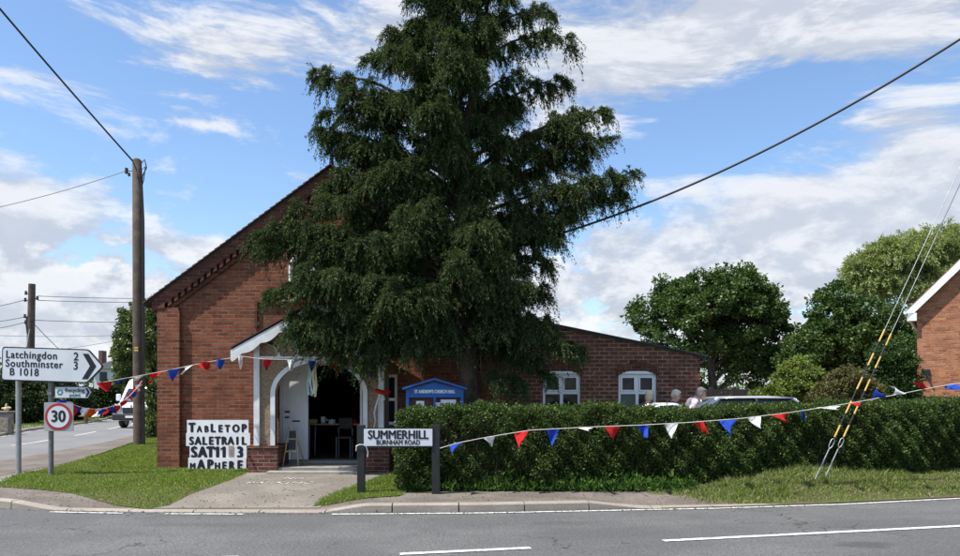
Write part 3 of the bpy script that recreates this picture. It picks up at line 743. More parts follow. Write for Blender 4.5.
# kneelers, pilasters and hood mould
for sgn in (-1, 1):
    xe = XL if sgn < 0 else XR
    a, b = (xe-.03, xe+.49) if sgn < 0 else (xe-.49, xe+.03)
    mb = MB(); mb.box(a+.06 if sgn < 0 else a, b if sgn < 0 else b-.06, YF-.115, YF-.002, .05, 3.36)
    mb.box(a+.03, b-.03, YF-.10, YF-.002, 3.362, 3.43); mb.build('pilaster', M['brick'], hall)
    mb = MB(); mb.box(a if sgn < 0 else a+.3, b-.3 if sgn < 0 else b, YF-.09, YF-.002, 3.05, 3.12); mb; mb.build('string_course', M['brick_trim'], hall)
    MB().box(a-.02 if sgn < 0 else a+.3, b-.3 if sgn < 0 else b+.02, YF-.13, YF-.002, 3.4, 3.52).build('kneeler', M['brick_trim'], hall)
hx0, hx1 = -4.68, -1.48
mb = MB(); mb.box(hx0, hx1, YF-.06, YF-.002, 3.54, 3.61); mb.box(hx0, hx0+.06, YF-.06, YF-.002, 3.02, 3.538); mb.box(hx1-.06, hx1, YF-.06, YF-.002, 3.02, 3.538)
mb.build('hood_mould', M['brick_trim'], hall)
# arched window in the gable with pale stone sill blocks
wx0, wx1, ws, wr = -3.93, -2.23, 3.72, 4.25
def arch(x0, x1, z0, z1, rise, n=14):
    pts = [(x0, z0), (x1, z0), (x1, z1)]
    for i in range(1, n): 
        a = math.pi*i/n; pts.append(((x0+x1)/2+(x1-x0)/2*math.cos(a), z1+rise*math.sin(a)))
    return pts + [(x0, z1)]
win = MB().prism(arch(wx0, wx1, ws, wr, .5), YF-.02, YF-.004).build('window', M['glass'], hall)
fr = MB()
ring = arch(wx0, wx1, ws, wr, .5)
for i in range(len(ring)):
    a, b = ring[i], ring[(i+1) % len(ring)]; fr.tube([(a[0], YF-.035, a[1]), (b[0], YF-.035, b[1])], .045, 6)
for k in (1/3, 2/3): fr.box(lerp(wx0, wx1, k)-.03, lerp(wx0, wx1, k)+.03, YF-.06, YF-.021, ws, wr+.4)
fr.box(wx0, wx1, YF-.062, YF-.021, wr-.04, wr+.02); fr.build('frame', M['white_old'], win)
for q in (wx0-.02, wx1+.02): MB().box(q-.16, q+.16, YF-.08, YF-.003, ws-.16, ws-.03).build('sill_block', M['stone'], win)
# narrow window right of the porch
win = MB().box(WX0, WX1, YF+.12, YF+.13, 1.0, 2.05).build('window', M['glass'], hall)
fr = MB(); fr.box(WX0, WX0+.06, YF+.05, YF+.119, 1.0, 2.05).box(WX1-.06, WX1, YF+.05, YF+.119, 1.0, 2.05).box(WX0+.061, WX1-.061, YF+.05, YF+.119, 1.99, 2.05).box(WX0+.061, WX1-.061, YF+.05, YF+.119, 1.0, 1.06).box(WX0+.061, WX1-.061, YF+.05, YF+.119, 1.5, 1.56)
fr.build('frame', M['pvc'], win)
# finial
MB().tube([(XC, YF-.05, ZA-.02), (XC, YF-.05, ZA+.22), (XC, YF-.05, ZA+.42)], [.06, .035, .012], 8).box(XC-.07, XC+.07, YF-.065, YF-.035, ZA+.26, ZA+.30).build('finial', M['black_paint'], hall)
# inside: floor, ceiling, plaster screen wall so the doorway reads deep and dark
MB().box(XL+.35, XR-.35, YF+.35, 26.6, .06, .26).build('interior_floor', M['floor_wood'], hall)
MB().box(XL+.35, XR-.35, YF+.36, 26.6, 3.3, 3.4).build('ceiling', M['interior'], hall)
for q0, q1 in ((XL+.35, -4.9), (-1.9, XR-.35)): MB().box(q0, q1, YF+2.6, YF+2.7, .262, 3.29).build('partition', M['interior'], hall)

# porch
YP = 14.5; PC = -3.15
def psl(x): return 3.36 - .555*abs(x-PC)         # underside of the porch roof
for sgn in (-1, 1):
    xo = PC+sgn*1.66; zo = psl(xo)
    mb = MB(); mb.prism([(PC, psl(PC)+.03), (xo, zo+.03), (xo, zo+.085), (PC, psl(PC)+.085)], YP-.20, YF-.13); mb.build('porch_roof', M['slate'], hall)
    # scalloped bargeboard
    n = 60; up = []; lo = []
    for i in range(n+1):
        s = i/n; x = PC+sgn*1.66*s; z = psl(x)
        ph = (s*4.6) % 1.0; sc_ = .055*math.sin(math.pi*ph)
        up.append((x, z+.045)); lo.append((x, z-.135-sc_ + (.0 if i < n else .05)))
    mb = MB()
    for i in range(n): mb.add([(lo[i][0], YP-.235, lo[i][1]), (lo[i+1][0], YP-.235, lo[i+1][1]), (up[i+1][0], YP-.235, up[i+1][1]), (up[i][0], YP-.235, up[i][1]),
                               (lo[i][0], YP-.2, lo[i][1]), (lo[i+1][0], YP-.2, lo[i+1][1]), (up[i+1][0], YP-.2, up[i+1][1]), (up[i][0], YP-.2, up[i][1])],
                              [(0,1,2,3), (7,6,5,4), (0,4,5,1), (3,2,6,7)] + ([(1,5,6,2)] if i == n-1 else []) + ([(0,3,7,4)] if i == 0 else []))
    mb.build('bargeboard', M['white_old'], hall)
    MB().prism([(PC, psl(PC)+.087), (xo, zo+.087), (xo, zo+.11), (PC, psl(PC)+.11)], YP-.25, YP-.14).build('porch_verge', M['tile_edge'], hall)
    # brick plinth with coping, posts
    a, b = sorted((PC+sgn*.80, PC+sgn*1.38))
    MB().box(a, b, YP-.06, YF-.13, .05, .585).build('porch_plinth', M['plinth'], hall)
    MB().box(a-.02, b+.02, YP-.08, YF-.13, .587, .63).build('plinth_coping', M['plinth'], hall)
    a, b = sorted((PC+sgn*1.16, PC+sgn*1.27))
    MB().box(a, b, YP-.05, YP+.06, .632, psl(PC+1.16)-.0).build('porch_post', M['white_old'], hall)
# pebble-dashed gable panel with the arched opening, and the white arch frame
AX = .86; AZ0, AR = 1.64, .62
def arch_z(x):
    u = min(1, abs(x-PC)/AX); return AZ0 + AR*math.sqrt(max(0, 1-u*u))
cols = sorted(set([-1.155, 1.155, 0.0] + [AX*math.cos(math.pi*i/28) for i in range(29)]))
mb = MB()
for a, b in zip(cols, cols[1:]):
    xa, xb = PC+a, PC+b; inside = abs((a+b)/2) < AX
    la, lb = (arch_z(xa), arch_z(xb)) if inside else (.632, .632)
    mb.prism([(xa, la), (xb, lb), (xb, psl(xb)+.02), (xa, psl(xa)+.02)], YP, YP+.09)
mb.build('pebble_dash_panel', M['roughcast'], hall)
mb = MB(); arcp = [(-AX, .632)] + [(AX*math.cos(math.pi*(1-i/28)), AZ0+AR*math.sin(math.pi*i/28)) for i in range(29)] + [(AX, .632)]
for i, (a, b) in enumerate(zip(arcp, arcp[1:])):
    def outw(q):
        return (q[0]+.09*(1 if q[0] > 0 else -1)*min(1, abs(q[0])/AX+.0), q[1]+ (0 if q[1] <= AZ0 else .09*(q[1]-AZ0)/AR))
    a2, b2 = outw(a), outw(b)
    mb.add([(PC+a[0], YP-.03, a[1]), (PC+b[0], YP-.03, b[1]), (PC+b2[0], YP-.03, b2[1]), (PC+a2[0], YP-.03, a2[1]),
            (PC+a[0], YP+.12, a[1]), (PC+b[0], YP+.12, b[1]), (PC+b2[0], YP-.004, b2[1]), (PC+a2[0], YP-.004, a2[1])],
           [(0,1,2,3), (0,4,5,1), (3,2,6,7), (4,7,6,5)])
mb.build('arch_frame', M['white_old'], hall)
MB().box(PC-1.16, PC+1.16, YP-.055, YP-.032, 2.33, 2.375).build('tie_beam', M['white_old'], hall)
for sgn in (-1, 1):
    for (x0, z0, x1, z1) in ((1.02, 2.62, .78, 2.376), (.66, 2.84, .42, 2.376)):
        mb = MB(); n = 9
        pts = [(lerp(x0, x1, math.sin(math.pi/2*i/n)), lerp(z0, z1, 1-math.cos(math.pi/2*i/n))) for i in range(n+1)]
        for a, b in zip(pts, pts[1:]):
            mb.add([(PC+sgn*(a[0]-.035), YP-.04, a[1]-.03), (PC+sgn*(b[0]-.035), YP-.04, b[1]-.0), (PC+sgn*(b[0]+.035), YP-.04, b[1]+.0), (PC+sgn*(a[0]+.02), YP-.04, a[1]+.05),
                    (PC+sgn*(a[0]-.035), YP-.003, a[1]-.03), (PC+sgn*(b[0]-.035), YP-.003, b[1]-.0), (PC+sgn*(b[0]+.035), YP-.003, b[1]+.0), (PC+sgn*(a[0]+.02), YP-.003, a[1]+.05)],
                   [(0,1,2,3), (0,4,5,1), (3,2,6,7), (4,7,6,5)])
        mb.build('curved_brace', M['white_old'], hall)
# porch sides, steps
for sgn in (-1, 1):
    a, b = sorted((PC+sgn*1.20, PC+sgn*1.27))
    MB().box(a, b, YP+.095, YF-.13, .632, 2.40).build('porch_side', M['roughcast'], hall)
MB().box(PC-.80+.002, PC+.80-.002, YP-.02, YF-.002, .06, .20).build('porch_floor', M['step'], hall)
MB().box(PC-.95, PC+.95, YP-.34, YP-.09, .06, .15, .012).build('step', M['step'], hall)
MB().box(DX0, DX1, YF+.0, YF+.349, .06, .258).build('threshold', M['step'], hall)
# white door leaf standing open on the left, frame round the doorway
door = MB().box(-4.12, -3.60, YF+.10, YF+.145, .27, 2.24).build('door', M['door_white'], hall)
MB().box(-3.98, -3.70, YF+.092, YF+.0985, 1.42, 2.05).build('door_panel', M['door_white'], door)
MB().box(-3.98, -3.70, YF+.092, YF+.0985, .45, .95).build('door_panel', M['door_white'], door)
MB().box(-4.08, -3.98, YF+.06, YF+.0995, 1.255, 1.285).build('handle', M['black_paint'], door); MB().box(-4.08, -3.99, YF+.06, YF+.0995, 1.14, 1.17).build('lock', M['black_paint'], door)
MB().box(-3.93, -3.77, YF+.085, YF+.0995, 1.06, 1.09).build('letterbox', M['black_paint'], door)
MB().box(DX0, DX0+.055, YF+.05, YF+.2, .26, 2.298).box(DX1-.055, DX1, YF+.05, YF+.2, .26, 2.298).box(DX0+.056, DX1-.056, YF+.05, YF+.2, 2.245, 2.298).build('door_frame', M['white_old'], hall)

# extension with its sloping roof
YX = 15.66; EX0, EX1 = XR+.002, 4.66
def etop(x): return 3.30 - .205*(x-EX0)
W1 = (1.33, 2.13); W2 = (2.93, 3.74)
wz0, wz1 = .95, 2.07
wall('extension_wall', EX0, EX1, .05, etop, [(W1[0], W1[1], wz0, wz1), (W2[0], W2[1], wz0, wz1)], YX, YX+.3, M['brick_dark'], hall)
MB().box(EX1-.3, EX1, YX+.302, 21, .05, etop(EX1)-.01).build('extension_side_wall', M['brick_dark'], hall)
MB().box(EX0, EX1-.302, 20.7, 21, .05, etop(EX1)-.01).build('extension_back_wall', M['brick_dark'], hall)
MB().prism([(EX0, etop(EX0)+.003), (EX1+.14, etop(EX1+.14)+.003), (EX1+.14, etop(EX1+.14)+.035), (EX0, etop(EX0)+.035)], YX-.10, 21.1).build('extension_roof', M['slate'], hall)
MB().prism([(EX0, etop(EX0)-.03), (EX1+.05, etop(EX1+.05)-.03), (EX1+.05, etop(EX1+.05)+.0), (EX0, etop(EX0)+.0)], YX-.05, YX-.003).build('verge_board', M['black_paint'], hall)
MB().box(EX1+.02, EX1+.10, YX-.06, 21, etop(EX1)-.12, etop(EX1)-.06).build('gutter', M['black_paint'], hall)
for wx_a, wx_b in (W1, W2):
    # brick segmental arch over the window, drawn as soldier bricks
    mb = MB(); n = 12; xm = (wx_a+wx_b)/2; hw = (wx_b-wx_a)/2
    for i in range(n):
        a, b = -1.12+2.24*i/n, -1.12+2.24*(i+.86)/n
        zf = lambda q: wz1 + .11*(1-q*q) - .03
        mb.prism([(xm+a*hw, zf(a)), (xm+b*hw, zf(b)), (xm+b*hw*1.04, zf(b)+.17), (xm+a*hw*1.04, zf(a)+.17)], YX-.012, YX+.05)
    mb.build('window_arch', M['brick_trim'], hall)
    win = MB().box(wx_a, wx_b, YX+.10, YX+.11, wz0, wz1).build('window', M['glass'], hall)
    fr = MB(); y0, y1 = YX+.055, YX+.099
    zt = wz1-.40
    fr.box(wx_a, wx_a+.055, y0, y1, wz0, wz1).box(wx_b-.055, wx_b, y0, y1, wz0, wz1).box(xm-.032, xm+.032, y0, y1, wz0+.057, wz1-.057)
    fr.box(wx_a+.056, wx_b-.056, y0, y1, wz1-.056, wz1).box(wx_a+.056, wx_b-.056, y0, y1, wz0, wz0+.056).box(wx_a+.056, xm-.033, y0, y1, zt-.03, zt+.03).box(xm+.033, wx_b-.056, y0, y1, zt-.03, zt+.03)
    fr.build('frame', M['pvc'], win)
    for xa, xb in ((wx_a+.057, xm-.033), (xm+.033, wx_b-.057)):      # top-hung fanlights
        s = MB(); s.box(xa+.002, xa+.032, y0-.02, y1-.02, zt+.032, wz1-.058).box(xb-.032, xb-.002, y0-.02, y1-.02, zt+.032, wz1-.058).box(xa+.033, xb-.033, y0-.02, y1-.02, zt+.032, zt+.06).box(xa+.033, xb-.033, y0-.02, y1-.02, wz1-.085, wz1-.058)
        s.build('fanlight', M['pvc'], win)
    if wx_a > 2.5: MB().box(wx_a+.057, xm-.034, YX+.092, YX+.0985, wz0+.058, zt-.032).build('window_blind', M['blind'], win)
    MB().box(wx_a-.03, wx_b+.03, YX-.05, YX+.1, wz0-.07, wz0-.002).build('sill', M['pvc'], win)
    # roughcast infill above the frame under the arch
    MB().prism([(wx_a, wz1-.0), (wx_b, wz1-.0), (xm+.25, wz1+.055), (xm-.25, wz1+.055)], YX-.004, YX+.02).build('arch_infill', M['pvc'], win)

# ------------------------------------------------------------------ things around the porch
t = thing('sale_sign', 'hand lettered white tabletop sale sign of four stacked strips leaning on brick wall', 'sign', P(218, 471, 15.05))
ROWS = [('TABLETOP', 187, 248.5, 420, 433.2, [('T', 192, 11), ('A', 199.5, 7.5), ('B', 206.5, 7.5), ('L', 213, 10), ('E', 220.5, 8.5), ('T', 227.5, 8.5), ('O', 236, 9), ('P', 244, 9.5)], 432.2),
        ('SALETRAIL', 186, 250, 433.0, 446, [(c, 191.5+i*6.55, 9.5) for i, c in enumerate('SALETRAIL')], 444.8),
        ('SAT113', 189.5, 246.5, 445.4, 458.5, [('S', 194, 13), ('A', 202.5, 13), ('T', 210.5, 13), ('1', 217.5, 13), ('1', 224, 13), ('3', 240, 13)], 457.6),
        ('MAPHERE', 188, 246, 457.8, 470.5, [('M', 192.5, 7.5), ('A', 201, 11.5), ('P', 210, 11.5), ('H', 217.3, 8), ('E', 224.2, 9), ('R', 231.5, 9.5), ('E', 239.8, 10.5)], 469.4)]
YB = 15.05
for i, (nm, x0, x1, y0, y1, letters, bl) in enumerate(ROWS):
    yy = YB + (.12*(3-i)/3.0)
    a = P(x0, y1, yy); b = P(x1, y0, yy)
    tl = Matrix.Translation((0, 0, 0))
    pn = MB().box(a.x, b.x, yy+.004*i, yy+.004*i+.012, a.z, b.z).build('board', M['board_white'], t)
    for (ch, lx, lh) in letters:
        p = P(lx, bl - 0.2, yy); s = lh*yy/F
        if ch == '1': MB().prism([(p.x-s*.27, p.z+s*.56), (p.x-s*.27, p.z+s*.69), (p.x-s*.02, p.z+s*.85), (p.x-s*.02, p.z+s*.69)], yy+.004*i-.0045, yy+.004*i-.0005).build('lettering', M['board_black'], pn)
        text_part(ch, s*1.19, Matrix.Translation((p.x, yy+.004*i-.002, p.z)) @ FACE, M['board_black'], pn, bold=.017*s/.2, xscale=.80, valign='BOTTOM_BASELINE', depth=.001)
a = P(228.5, 456.5, YB+.04); b = P(233.5, 445.8, YB+.04)
cd = MB().box(a.x, b.x, YB+.036, YB+.044, a.z, b.z).build('card_patch', M['card'], t)
text_part('E', .15, Matrix.Translation(((a.x+b.x)/2, YB+.034, a.z+.05)) @ FACE, M['sign_grey'], cd, bold=.002, valign='BOTTOM_BASELINE', depth=.001, xscale=.7)

t = thing('easel', 'small folding wooden easel standing in front of the open white door', 'easel', (-3.72, 14.95, .2))
ez = .20
for xf, xt in ((-3.97, -3.86), (-3.66, -3.72)):
    MB().tube([(xf+.02, 14.82, ez), (xt, 14.98, .98)], .014, 6).build('leg', M['wood_pale'], t)
MB().tube([(-3.60, 15.22, ez), (-3.78, 14.99, .97)], .013, 6).build('leg', M['wood_pale'], t)
MB().box(-3.93, -3.69, 14.885, 14.91, .47, .50).build('crossbar', M['wood_pale'], t); MB().box(-3.90, -3.70, 14.93, 14.955, .72, .745).build('crossbar', M['wood_pale'], t)
MB(Matrix.Translation((-3.79, 14.92, .5)) @ Matrix.Rotation(R(-11), 4, 'X')).box(-.07, .07, -.02, -.006, .02, .40).build('slate_panel', M['black_paint'], t)

t = thing('folding_table', 'folding table laid with small sale goods in the dark doorway', 'table', (-3.2, 16.6, .26))
MB().box(-3.85, -2.45, 16.3, 17.0, .96, .99, .006).build('tabletop', M['wood'], t)
for x in (-3.78, -2.52):
    for y in (16.36, 16.94): MB().tube([(x, y, .262), (x*.98-.06, y, .958)], .016, 6).build('leg', M['galv'], t)
gx = [(-3.7, 16.42, 'wood_pale'), (-3.5, 16.5, 'paper'), (-3.28, 16.4, 'cyan_f'), (-3.02, 16.55, 'paper'), (-2.8, 16.42, 'red')]
for i, (x, y, mm) in enumerate(gx):
    lab = ['wooden trinket box at the near end of the table', 'white china jug on the folding table', 'pale blue lidded tin on the folding table', 'white paper stack on the folding table', 'red lidded tin at the far end of the table'][i]
    nm = ['trinket_box', 'china_jug', 'biscuit_tin', 'paper_stack', 'biscuit_tin'][i]
    mb = MB()
    if i == 1: mb.tube([(x, y, .992), (x, y, 1.03), (x, y, 1.10), (x, y, 1.14)], [.04, .06, .05, .055], 12); mb.tube([(x+.05, y, 1.02), (x+.10, y, 1.06), (x+.05, y, 1.11)], .008, 6)
    elif i in (2, 4): mb.tube([(x, y, .992), (x, y, 1.06)], .075, 14); mb.tube([(x, y, 1.062), (x, y, 1.078)], [.08, .08], 14); mb.ell((x, y, 1.088), (.015, .015, .012))
    elif i == 3:
        for k in range(4): mb.box(x-.1+.006*k, x+.1+.006*k, y-.07, y+.07, .992+.016*k, 1.006+.016*k)
    else: mb.box(x-.09, x+.09, y-.06, y+.06, .992, 1.06, .006); mb.box(x-.093, x+.093, y-.063, y+.063, 1.062, 1.085, .006)
    tag(mb.build(nm, M[mm]), lab, nm.replace('_', ' '))
t = thing('chair', 'dark chair standing beside the table inside the doorway', 'chair', (-2.95, 16.1, .26))
MB().box(-3.12, -2.78, 15.95, 16.27, .68, .72, .01).build('seat', M['cloth_dark'], t)
MB().box(-3.10, -2.80, 16.24, 16.27, .88, 1.12, .01).build('backrest', M['cloth_dark'], t)
for x in (-3.1, -2.8):
    for y in (15.97, 16.25): MB().tube([(x, y, .262), (x, y, .68 if y < 16.1 else .9)], .012, 6).build('leg', M['galv_dark'], t)

# blue noticeboard behind the hedge
YN = 13.25
t = thing('noticeboard', 'blue gabled church noticeboard rising behind the hedge', 'noticeboard', P(435, 500, YN))
nl, nr = P(406, 400, YN).x, P(463.5, 400, YN).x; nm_ = (nl+nr)/2
zt_ = P(0, 389.5, YN).z; za_ = P(0, 380, YN).z
mb = MB(); mb.prism([(nl, .95), (nr, .95), (nr, zt_), (nm_, za_-.02), (nl, zt_)], YN+.06, YN+.14); mb.build('back_panel', M['blue'], t)
MB().prism([(nl+.03, P(0, 397.5, YN).z), (nr-.03, P(0, 397.5, YN).z), (nr-.03, zt_+.01), (nm_, za_-.05), (nl+.03, zt_+.01)], YN, YN+.058).build('header', M['blue'], t)
for x in (nl, nr-.055): MB().box(x, x+.055, YN-.01, YN+.058, .1, zt_-.002).build('post', M['blue'], t)
MB().box(nm_-.022, nm_+.022, YN-.004, YN+.058, .95, P(0, 397.6, YN).z).build('mullion', M['blue'], t)
for a, b in ((nl+.056, nm_-.023), (nm_+.023, nr-.056)): MB().box(a, b, YN+.045, YN+.058, .98, P(0, 397.6, YN).z-.002).build('felt_panel', M['felt'], t)
MB().box(nl+.056, nr-.056, YN-.004, YN+.058, .90, .978).build('bottom_rail', M['blue'], t)
for sgn in (-1, 1):
    xo = nm_+sgn*((nr-nl)/2+.06); MB().prism([(nm_, za_), (xo, zt_-.005), (xo, zt_+.03), (nm_, za_+.035)], YN-.07, YN+.2).build('roof', M['blue'], t)
text_part("ST ANDREW'S CHURCH HALL", .084, Matrix.Translation((nm_-.0, YN-.003, P(0, 391.7, YN).z)) @ FACE, M['paper'], t, bold=.0045, xscale=.60, spacing=1.08)
for (x0, x1, y0, y1) in ((416, 424, 401, 412), (440.5, 456, 399.5, 405), (434, 440, 402.5, 410)):
    a, b = P(x0, y1, YN), P(x1, y0, YN); MB().box(a.x, b.x, YN+.036, YN+.043, a.z, b.z).build('paper_notice', M['paper'], t)

# ------------------------------------------------------------------ street nameplate
t = thing('street_nameplate', 'white street nameplate lettered SUMMERHILL on two black posts', 'street sign', (-1.15, 11.35, .1))
y_a = 11.35
for px0, px1, ptop in ((357.5, 365, 425), (432, 440, 424.5)):
    a, b = P(px0, ptop, y_a), P(px1, ptop, y_a)
    MB().box(a.x, b.x, y_a-.05, y_a+.05, .05, a.z, .006).build('post', M['black_paint'], t)
a, b = P(364, 446, y_a-.06), P(432.5, 429, y_a-.06)
pl = MB().box(a.x, b.x, y_a-.075, y_a-.052, a.z, b.z, .004).build('plate', M['sign_white'], t)
cx_ = (a.x+b.x)/2
for q in (b.z+.001, a.z-.018): MB().box(a.x-.012, b.x+.012, y_a-.07, y_a-.054, q, q+.017).build('plate_rim', M['black_paint'], pl)
text_part('SUMMERHILL', .185, Matrix.Translation((cx_, y_a-.077, P(0, 434.8, y_a).z)) @ FACE, M['sign_black'], pl, bold=.0065, xscale=.86)
text_part('BURNHAM ROAD', .098, Matrix.Translation((cx_, y_a-.077, P(0, 442.2, y_a).z)) @ FACE, M['sign_black'], pl, bold=.0032, xscale=.86)
MB().tube([P(356, 446, y_a-.06), P(360, 444.5, y_a-.08), P(366, 445, y_a-.06)], .008, 6).tube([P(356.5, 446, y_a-.07), P(356, 451, y_a-.07)], .007, 6).tube([P(366, 446, y_a-.07), P(368, 452, y_a-.07), P(367.5, 457, y_a-.07)], .007, 6).build('tied_string', M['white_f'], t)

# ------------------------------------------------------------------ road signs on the left
SA, SB = P(18.5, 474, 14.2), P(51, 477, 13.95)
sgn_t = thing('direction_sign', 'large white arrow-ended direction sign to Latchingdon and Southminster on two grey posts', 'road sign', (SA.x, SA.y, .1))
MB().tube([(SA.x, SA.y, .05), (SA.x, SA.y, P(0, 352, 14.2).z)], .048, 12).build('post', M['galv'], sgn_t)
MB().tube([(SB.x, SB.y, .05), (SB.x, SB.y, P(0, 352, 13.95).z)], .046, 12).build('post', M['galv_dark'], sgn_t)
ys = 13.88; uS = ys/F*1.01
c = P(52.5, 365.2, ys)
yaw = math.atan2(SB.y-SA.y, SB.x-SA.x)
MS = Matrix.Translation((c.x+.03, ys, c.z)) @ Matrix.Rotation(yaw*.12, 4, 'Z') @ Matrix.Rotation(R(1.9), 4, 'Y')
def sg(px, py): return ((px-52.5)*uS, -(py-365.2)*uS)
def round_poly(corners, r, n=5):
    out = []
    for i, p in enumerate(corners):
        p = Vector(p); a = (Vector(corners[i-1])-p).normalized(); b = (Vector(corners[(i+1) % len(corners)])-p).normalized()
        for k in range(n+1):
            s = k/n; out.append(tuple(p + a*r*(1-s)**2 + b*r*s**2))
    return out
outer = [sg(2, 382), sg(2, 348.5), sg(89, 348.5), sg(105, 365), sg(89, 382)]
inner_ = [sg(3.2, 380.8), sg(3.2, 349.7), sg(88.4, 349.7), sg(103.3, 365), sg(88.4, 380.8)]
pn = MB(MS).prism(round_poly(outer, .06), -.075, -.052).build('panel', M['sign_black'], sgn_t)
MB(MS).prism(round_poly(inner_, .05), -.080, -.0755).build('face', M['sign_white'], pn)
MB(MS).prism(round_poly(outer, .06), -.0515, -.045).build('backing', M['sign_grey'], pn)
ch = [sg(83.6, 353), sg(89.4, 353), sg(97.6, 365), sg(89.4, 378), sg(83.6, 378), sg(91.2, 365)]
MB(MS).prism([(a, b) for a, b in ch[:3]] + [(a, b) for a, b in ch[3:]], -.0835, -.0805).build('chevron', M['sign_black'], pn)
for s, px, py, sz, al in (('Latchingdon', 6, 356.3, .215, 'LEFT'), ('Southminster', 6, 364.9, .215, 'LEFT'), ('B 1018', 10.3, 373.3, .215, 'LEFT'), ('2', 77, 356.4, .235, 'CENTER'), ('3', 77, 365.4, .235, 'CENTER')):
    x, z = sg(px, py); text_part(s, sz*.90, MS @ Matrix.Translation((x, -.0815, z)) @ FACE, M['sign_black'], pn, bold=.0045, align=al, spacing=1.12, xscale=.93)

lim = thing('speed_limit_sign', 'round red-bordered 30 speed limit sign on a square grey backing plate', 'road sign', P(58.5, 417, 13.85))
a, b = P(44, 431, 13.86), P(73.3, 402.5, 13.86); cx2, cz2 = (a.x+b.x)/2, (a.z+b.z)/2
MB().box(a.x, b.x, 13.86, 13.875, a.z, b.z, .003).build('backing_plate', M['sign_grey'], lim)
def disc(mb, x, y0, y1, z, r, n=40): return mb.prism([(x+r*math.cos(2*math.pi*i/n), z+r*math.sin(2*math.pi*i/n)) for i in range(n)], y0, y1)
disc(MB(), cx2, 13.852, 13.859, cz2, .252).build('red_ring', M['sign_red'], lim)
disc(MB(), cx2, 13.848, 13.8515, cz2, .203).build('white_disc', M['sign_white'], lim)
text_part('30', .30, Matrix.Translation((cx2, 13.8465, cz2)) @ FACE, M['sign_black'], lim, bold=.010, xscale=.92)
for q in (.14, -.17): MB().box(SB.x-.07, SB.x+.07, 13.876, 13.905, cz2+q, cz2+q+.03).build('bracket', M['galv_dark'], lim)

rec = thing('recycling_sign', 'small white arrow sign for the recycling point mounted above the speed limit', 'road sign', P(73, 393, 13.84))
yr = 13.84; ur = yr/F
def rp(px, py): q = P(px, py, yr); return (q.x, q.z)
po = [rp(54.5, 398.6), rp(54.5, 386.3), rp(88.2, 386.3), rp(92.4, 392.2), rp(88.2, 398.6)]
pi_ = [rp(55.3, 397.8), rp(55.3, 387.1), rp(87.7, 387.1), rp(91.3, 392.2), rp(87.7, 397.8)]
pn = MB().prism(po, yr, yr+.015).build('panel', M['sign_black'], rec)
MB().prism(pi_, yr-.004, yr-.0005).build('face', M['sign_white'], pn)
MB().prism([rp(85.3, 388.1), rp(87.4, 388.1), rp(90, 392.2), rp(87.4, 396.8), rp(85.3, 396.8), rp(87.7, 392.2)], yr-.007, yr-.0045).build('chevron', M['sign_black'], pn)
gx_, gz_ = rp(60.2, 392.3)
for k in range(3):                               # three chasing arrows round a circle
    mb = MB(); a0 = R(90+120*k); n = 8
    pts = [(a0 - R(88)*i/n) for i in range(n+1)]
    for q, s in zip(pts, pts[1:]):
        mb.prism([(gx_+.030*math.cos(q), gz_+.030*math.sin(q)), (gx_+.030*math.cos(s), gz_+.030*math.sin(s)), (gx_+.055*math.cos(s), gz_+.055*math.sin(s)), (gx_+.055*math.cos(q), gz_+.055*math.sin(q))], yr-.0065, yr-.0045)
    e = pts[-1]; mb.prism([(gx_+.018*math.cos(e), gz_+.018*math.sin(e)), (gx_+.067*math.cos(e), gz_+.067*math.sin(e)), (gx_+.043*math.cos(e-R(30)), gz_+.043*math.sin(e-R(30)))], yr-.0065, yr-.0045)
    mb.build('arrow', M['sign_green'], pn)
x, z = rp(75, 390.3); text_part('Recycling', .098, Matrix.Translation((x, yr-.006, z)) @ FACE, M['sign_black'], pn, bold=.002)
x, z = rp(75, 395.0); text_part('point', .098, Matrix.Translation((x, yr-.006, z)) @ FACE, M['sign_green'], pn, bold=.002)
MB().box(SB.x-.02, SB.x+.06, yr+.016, SB.y-.046, gz_-.05, gz_+.05).build('bracket', M['galv_dark'], rec)

# ------------------------------------------------------------------ poles and cables
def catenary(a, b, sag, n=28): return [a.lerp(b, i/n) + Vector((0, 0, -4*sag*(i/n)*(1-i/n))) for i in range(n+1)]
def cable(name, label, cat, pts, r, m, group=None): return tag(MB().tube(pts, r, 6).build(name, m, fix=False), label, cat, group)
YPOLE = 22.8
pb = P(139.3, 444.5, YPOLE); ptop = P(137, 160.5, YPOLE)
pole = thing('telegraph_pole', 'tall brown timber telegraph pole on the grass beside the church hall', 'telegraph pole', (pb.x, pb.y, .1))
MB().tube([(pb.x, pb.y, .0), tuple(Vector((pb.x, pb.y, .1)).lerp(ptop, .5)), tuple(ptop), tuple(ptop+Vector((0, 0, .05)))], [.175, .16, .135, .08], 14).build('post', M['pole'], pole)
sx = pb.x+.17
MB().tube([(sx+.02, pb.y-.12, .1), (sx+.02, pb.y-.12, 4.5), (sx, pb.y-.1, 7.0), (ptop.x+.16, pb.y-.1, ptop.z-.25)], .035, 6).build('cable_duct', M['cable'], pole)
MB().tube([ptop+Vector((.14, -.08, -.15)), ptop+Vector((.28, -.1, .0)), ptop+Vector((.34, -.1, -.25)), ptop+Vector((.22, -.1, -.5)), ptop+Vector((.18, -.1, -.9)), ptop+Vector((.14, -.1, -1.6))], .018, 6).tube([ptop+Vector((.14, -.08, -.35)), ptop+Vector((.30, -.1, -.22)), ptop+Vector((.26, -.1, -.6)), ptop+Vector((.15, -.1, -1.0))], .014, 6).build('cable_loop', M['cable'], pole)
